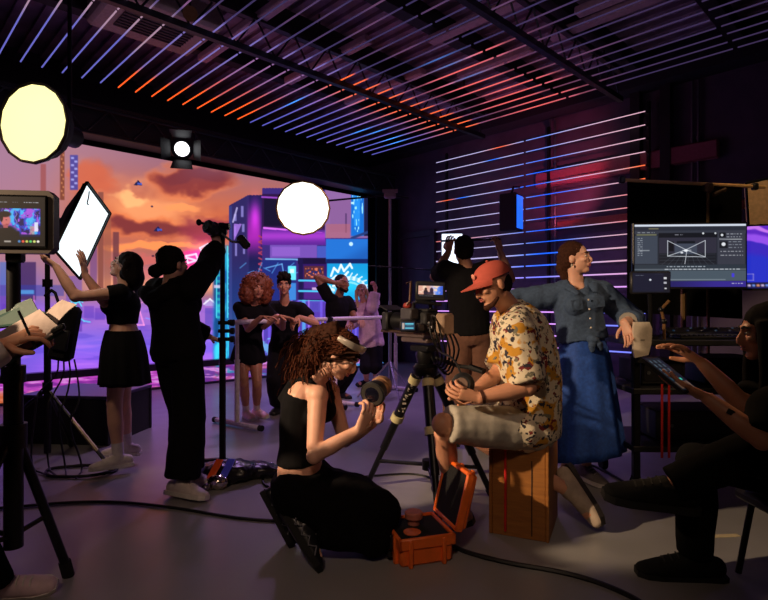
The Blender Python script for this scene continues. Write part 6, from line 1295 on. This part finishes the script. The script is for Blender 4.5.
# 9 man with his back turned holding a lamp up
Y = 4.75
w9 = Person('man in black T shirt and brown trousers seen from behind reaching up', (.74, Y), 1.80, False, P(470, 334, Y), (-.1, 1, 0), P(467, 268, Y), (-.1, 1, 0), P(463, 250, Y), (-.12, .98, .1), skin='skin_tan', shrug=(.05, .05))
w9.arm('L', P(448.5, 252, 4.95), (-.55, .3, -1), hdir=(.1, .1, 1), palm=(.5, .8, 0), curl=.5).arm('R', P(500, 252, 4.95), (.7, .2, -1), hdir=(-.2, .1, 1), palm=(-.5, .8, 0), curl=.6)
w9.leg('L', V((.60, 4.75, .085)), (0, 1, 0), (-.3, 1, 0)).leg('R', V((.88, 4.80, .085)), (0, 1, 0), (.3, 1, 0))
w9.body(.008); w9.top(cl_black, sleeve=.62, hem=-.02, inf=.020, neck=.99, arm_loose=.022, loose=.012); w9.pants(mat('trousers_brown', (112, 76, 60), .9), frac=1.93, inf=.02, flare=.035, amp=.01); w9.shoes(shoe_black, rubber)
q = MB(); w9.hair_cap(q, 1.0); me = remesh(q, .009); wrinkle(me, .009, 34, 2, (1, 1, 1)); part('hair', me, hair_dark, w9.root)
t = thing('studio_lamp', P(453, 252, 5.0), 'bright white light panel held up by the man with his back turned', 'studio light')
Mp = FR(P(452, 251, 5.1), V((.1, 1, .12))); q = MB(); q.M = Mp; q.box((0, .012, 0), (.21, .02, .34), .006); part('housing', q, black, t)
q = MB(); q.M = Mp; q.box((0, -.004, 0), (.19, .008, .32), .003); part('diffuser', q, mat('panel_white', (220, 232, 255), emit=2.2), t)
q = MB(); q.tube([P(441, 241, 4.95), P(501, 239, 4.98)], .010); tag(obj('light_bar', q, blackm), 'thin black bar held up between the hands of the man with his back turned', 'bar')

# 10 woman in denim shirt and blue skirt
Y = 3.80
w10 = Person('woman in denim shirt and long blue skirt looking right beside the cart', (1.38, Y), 1.72, True, P(584, 352, Y), (.12, -.99, 0), P(575, 283, Y), (.10, -.99, 0), P(576, 258, 3.77), (.82, -.57, .08), bow=V((0, 0, 0)), skin='skin_fair')
w10.sh['R'] = P(553, 296, 3.82); w10.sh['L'] = P(601, 293, 3.80)
w10.arm('R', P(508, 320, 3.62), (-.5, .4, .2), hdir=(-.7, -.4, -.5), palm=(0, 0, -1), curl=.4).arm('L', P(624, 322, 3.58), (.9, .5, -.4), hdir=(.2, -.3, -.9), palm=(-.3, -.4, -.4), curl=.4)
w10.leg('R', V((1.26, 3.76, .085)), (.3, -1, 0), (-.2, -1, 0)).leg('L', V((1.44, 3.86, .085)), (.3, -1, 0), (.35, -.95, 0))
w10.body(.0065)
denim = mat('denim', (62, 82, 112), .85, var=.22, scale=60)
ds = w10.top(denim, sleeve=1.55, hem=.18, inf=.024, name='denim_shirt', loose=.018, neck=.90, arm_loose=.022, amp=.012, wscale=9, seed=6, voxel=.0095)
cfv, clv, axv = w10.cf, w10.cl, w10.axis
q = MB()
for e in (-1, 1): q.loft([w10.spine(1.0) - cfv * .075 + clv * e * .02, w10.spine(1.01) - cfv * .02 + clv * e * .085, w10.spine(.95) + cfv * .09 + clv * e * .085, w10.spine(.84) + cfv * .155 + clv * e * .06], [(.026, .012), (.03, .014), (.036, .014), (.014, .008)], side=[axv, axv, clv, clv], n=10)
part('collar', q, denim, ds)
q = MB(); q.ell(w10.spine(.2) + cfv * .155, (.04, .035, .03)); q.loft([w10.spine(.2) + cfv * .15, w10.spine(.12) + cfv * .16 + clv * .04, w10.spine(.03) + cfv * .15 + clv * .05], [.02, .024, .012]); q.loft([w10.spine(.2) + cfv * .15, w10.spine(.12) + cfv * .165 - clv * .02, w10.spine(.02) + cfv * .155 - clv * .015], [.02, .022, .012]); me = remesh(q, .008); wrinkle(me, .006, 30, 2, (1, 1, 1)); part('knot', me, denim, ds)
for e in (-1, 1):
    q = MB(); q.box(w10.spine(.70) + cfv * .152 + clv * e * .078, (.08, .012, .075), .003, rot=Matrix((clv, cfv, axv)).transposed().to_4x4()); part('pocket', q, mat('denim_dark', (56, 75, 104), .85, var=.2, scale=60), ds)
for k_ in range(4):
    q = MB(); q.ell(w10.spine(.36 + k_ * .13) + cfv * (.15 + .006 * k_), .007); part('button', q, mat('pearl', (210, 200, 186), .3), ds)
for sd in 'LR':
    q = MB(); a, b_ = w10.el[sd], w10.wr[sd]; q.loft([a.lerp(b_, .44), a.lerp(b_, .60)], [.062, .060], n=16); part('cuff', q, mat('denim_pale', (150, 146, 140), .85), ds)
w10.skirt(mat('skirt_blue', (30, 74, 160), .75, var=.25, scale=50), .21, r1=.285, t0=.22, pleats=13, amp=.012, name='long_skirt', ry=.8)
w10.shoes(mat('sneaker_grey', (120, 112, 110), .6), sole_white, k=1.08, laces=sole_white)
q = MB(); w10.hair_cap(q, 1.0, fr=.006); c, f, u, l = w10.h, w10.hdf, w10.hdu, w10.hdl; q.loft([c - f * .08 + u * .02, c - f * .10 - u * .06, c - f * .075 - u * .15, c - f * .05 - u * .19], [.05, .045, .03, .012]); me = remesh(q, .008); wrinkle(me, .005, 30, 3, (1, 1, .6)); part('hair', me, hair_brown, w10.root)
for e in (-1, 1):
    q = MB(); q.ell(c + l * e * .078 - u * .055 - f * .012, (.006, .006, .012)); part('earring', q, mat('pearl', (210, 200, 186), .3), w10.root)
q = MB(); q.tube([w10.n + clv * .05 - cfv * .01, w10.spine(.9) + cfv * .105 + clv * .02, w10.spine(.86) + cfv * .12, w10.spine(.9) + cfv * .105 - clv * .02, w10.n - clv * .05 - cfv * .01], .003, n=6, smooth=2); part('necklace', q, gold, w10.root)

# 11 dark seated woman with a tablet at the right edge
Y = 2.3
w11 = Person('long dark haired woman in black sitting at the right edge working on a tablet', (1.72, Y), 1.70, True, V((1.80, 2.30, .50)), (-.97, .1, 0), P(783, 374, 2.2), (-.93, .2, 0), P(766, 332, 2.17), (-.93, .28, -.1), bow=V((.03, 0, 0)), skin='skin_tan')
w11.sh['L'] = P(772, 408, 2.02); w11.sh['R'] = P(765, 388, 2.36)
w11.arm('R', P(699, 368, 2.36), (.2, .1, -1), hdir=(-.8, .2, .55), palm=(-.4, -.2, -.8), curl=.3, splay=.6, thumb=.2).arm('L', P(697, 393, 2.10), (.2, -.2, -1), hdir=(-.75, .3, .35), palm=(.2, .3, .9), curl=.2, splay=.1)
w11.el['R'], w11.wr['R'] = P(743, 405, 2.18), P(701, 362, 2.28); w11.el['L'], w11.wr['L'] = P(762, 440, 1.97), P(706, 397, 2.08)
w11.leg('R', V((1.42, 2.47, .09)), (-1, .1, .5), (-.97, .12, 0)).leg('L', V((1.18, 2.34, .36)), (-1, -.1, .6), (-.95, .05, .02))
w11.kn['R'] = V((1.40, 2.42, .55)); w11.kn['L'] = V((1.50, 2.2, .66)); w11.an['L'] = P(668, 486, 2.28); w11.toe['L'] = V((-.97, .1, .12)).normalized()
w11.body(.0065); blk = mat('cloth_black_matte', (9, 9, 10), .95, spec=.08)
w11.top(blk, sleeve=.86, hem=-.05, inf=.018, name='shirt', neck=1.0, arm_loose=.02, amp=.006)
w11.pants(blk, frac=1.94, inf=.018, flare=.02, amp=.008); w11.shoes(mat('shoe_matte_black', (10, 10, 11), .8, spec=.2), rubber, k=1.3, laces=rubber)
for sd in 'LR': 
    q = MB(); d = (w11.kn[sd] - w11.an[sd]).normalized(); q.loft([w11.an[sd] + d * .035, w11.an[sd] + d * .05], [.042, .042]); part('sock_band', q, sock_white, w11.root)
q = MB(); w11.hair_cap(q, 1.04, low=.03); c, f, u, l = w11.h, w11.hdf, w11.hdu, w11.hdl
q.loft([c - f * .05 + u * .05, c - f * .085 - u * .08, c - f * .08 - u * .25, c - f * .05 - u * .42], [(.085, .06), (.10, .06), (.11, .05), (.09, .03)], side=l)
for e in (-1, 1): q.loft([c + l * e * .075 + u * .05 + f * .02, c + l * e * .088 - u * .05 + f * .02, c + l * e * .09 - u * .2 + f * .03, c + l * e * .085 - u * .38 + f * .04], [(.03, .035), (.032, .04), (.034, .045), (.02, .03)], side=l)
me = remesh(q, .009); wrinkle(me, .005, 26, 3, (1, 1, .25)); part('hair', me, mat('hair_black', (11, 9, 10), .9, var=.3, scale=60, spec=.12), w11.root)
q = MB(); d = (w11.wr['L'] - w11.el['L']).normalized(); p = w11.wr['L'] - d * .09; q.box(p + V((-.01, -.034, .012)), (.03, .003, .02), .001, rot=Matrix.Rotation(.5, 4, 'Y')); part('tattoo', q, mat('ink', (30, 28, 30), .6), w11.root)
# tablet
ta, tb, td = P(641, 357, 2.16), P(684, 392, 2.04), P(665, 351, 2.42)
tx = (tb - ta); ty = (td - ta); tn = tx.cross(ty).normalized(); tn = tn if tn.z > 0 else -tn; ty = tn.cross(tx).normalized() * .18; ty = ty if ty.dot(td - ta) > 0 else -ty
t = thing('tablet', (ta + tb) / 2, 'black tablet with glowing control rows held by the seated dark haired woman', 'tablet')
q = MB(); q.prism([ta, ta + tx, ta + tx + ty, ta + ty], -tn * .012); part('case', q, black, t, smooth=False)
def paint_tab(s):
    s.c[:] = (14, 18, 24); s.rect(2, 2, 98, 98, (18, 24, 32))
    for i in range(3):
        for j in range(3): s.rect(8 + i * 13, 12 + j * 28, 17 + i * 13, 22 + j * 28, (90, 110, 124), .7)
    for i in range(6): s.rect(48 + (i % 3) * 14, 10 + (i // 3) * 40, 57 + (i % 3) * 14, 24 + (i // 3) * 40, (36, 70, 82), .9)
    s.rect(66, 66, 72, 78, (70, 220, 190), .9); s.rect(58, 40, 62, 44, (240, 240, 240)); s.rect(76, 8, 96, 92, (92, 66, 50), .8); s.line([(76, 90), (96, 92)], 1.2, (150, 120, 100))
screen('tablet_screen', ta + tx * .04 + ty * .05 + tn * .001, tx * .92, ty * .9, 90, 60, paint_tab, screen_mat('monitor_light', 1.0), t, xr=(0, 100), yr=(0, 100))
# her chair
t = thing('stool', V((1.82, 2.3, 0)), 'black stool under the seated dark haired woman at the right edge', 'stool')
q = MB(); q.box((1.84, 2.30, .385), (.44, .42, .05), .015); part('seat', q, black, t)
for ax_ in (-1, 1):
    for ay_ in (-1, 1): q = MB(); q.tube([V((1.84 + ax_ * .16, 2.3 + ay_ * .16, .37)), V((1.84 + ax_ * .2, 2.3 + ay_ * .2, .012))], .014); part('leg', q, blackm, t)

# 12 person at the left edge holding the folder
w12 = Person('person in white sleeves at the left edge writing in the green folder', (-1.82, 1.8), 1.72, True, V((-1.88, 1.80, .58)), (.9, .35, 0), V((-1.80, 1.76, 1.10)), (.9, .4, 0), V((-1.77, 1.80, 1.32)), (.85, .5, -.2), skin='skin_warm')
w12.arm('R', P(4, 344, 1.86), (-.2, -.5, -1), hdir=(.85, .05, .36), palm=(.2, .6, -.75), curl=.75).arm('L', P(-34, 352, 2.1), (-.3, .5, -1), hdir=(.8, -.2, .2), palm=(0, 0, 1), curl=.4)
w12.leg('R', V((-1.60, 2.26, .09)), (1, .2, .6), (.93, .22, 0)).leg('L', V((-1.78, 2.02, .09)), (1, .2, .6), (.9, .3, 0))
w12.body(.0075); w12.top(mat('sleeve_white', (214, 204, 204), .9), sleeve=1.97, hem=-.05, inf=.018, neck=1.0, arm_loose=.022, amp=.009); w12.pants(blk, inf=.016); w12.shoes(mat('shoe_pale_pink', (216, 186, 196), .6), sole_white, laces=sole_white)
q = MB(); w12.hair_cap(q, 1.03); me = remesh(q, .011); part('hair', me, hair_brown, w12.root)
q = MB(); hp = w12.wr['R'] + V((.09, -.01, .035)); q.tube([hp + V((.02, .01, -.05)), hp + V((-.02, -.02, .08))], .0045, n=8); tag(obj('pen', q, black), 'dark pen in the hand writing in the green folder', 'pen')
t = thing('stool', V((-1.90, 1.8, 0)), 'black stool under the person at the left edge', 'stool')
q = MB(); q.box((-1.90, 1.8, .465), (.36, .36, .05), .015); part('seat', q, black, t)
for ax_ in (-1, 1):
    for ay_ in (-1, 1): q = MB(); q.tube([V((-1.90 + ax_ * .13, 1.8 + ay_ * .13, .45)), V((-1.90 + ax_ * .16, 1.8 + ay_ * .16, .012))], .014); part('leg', q, blackm, t)
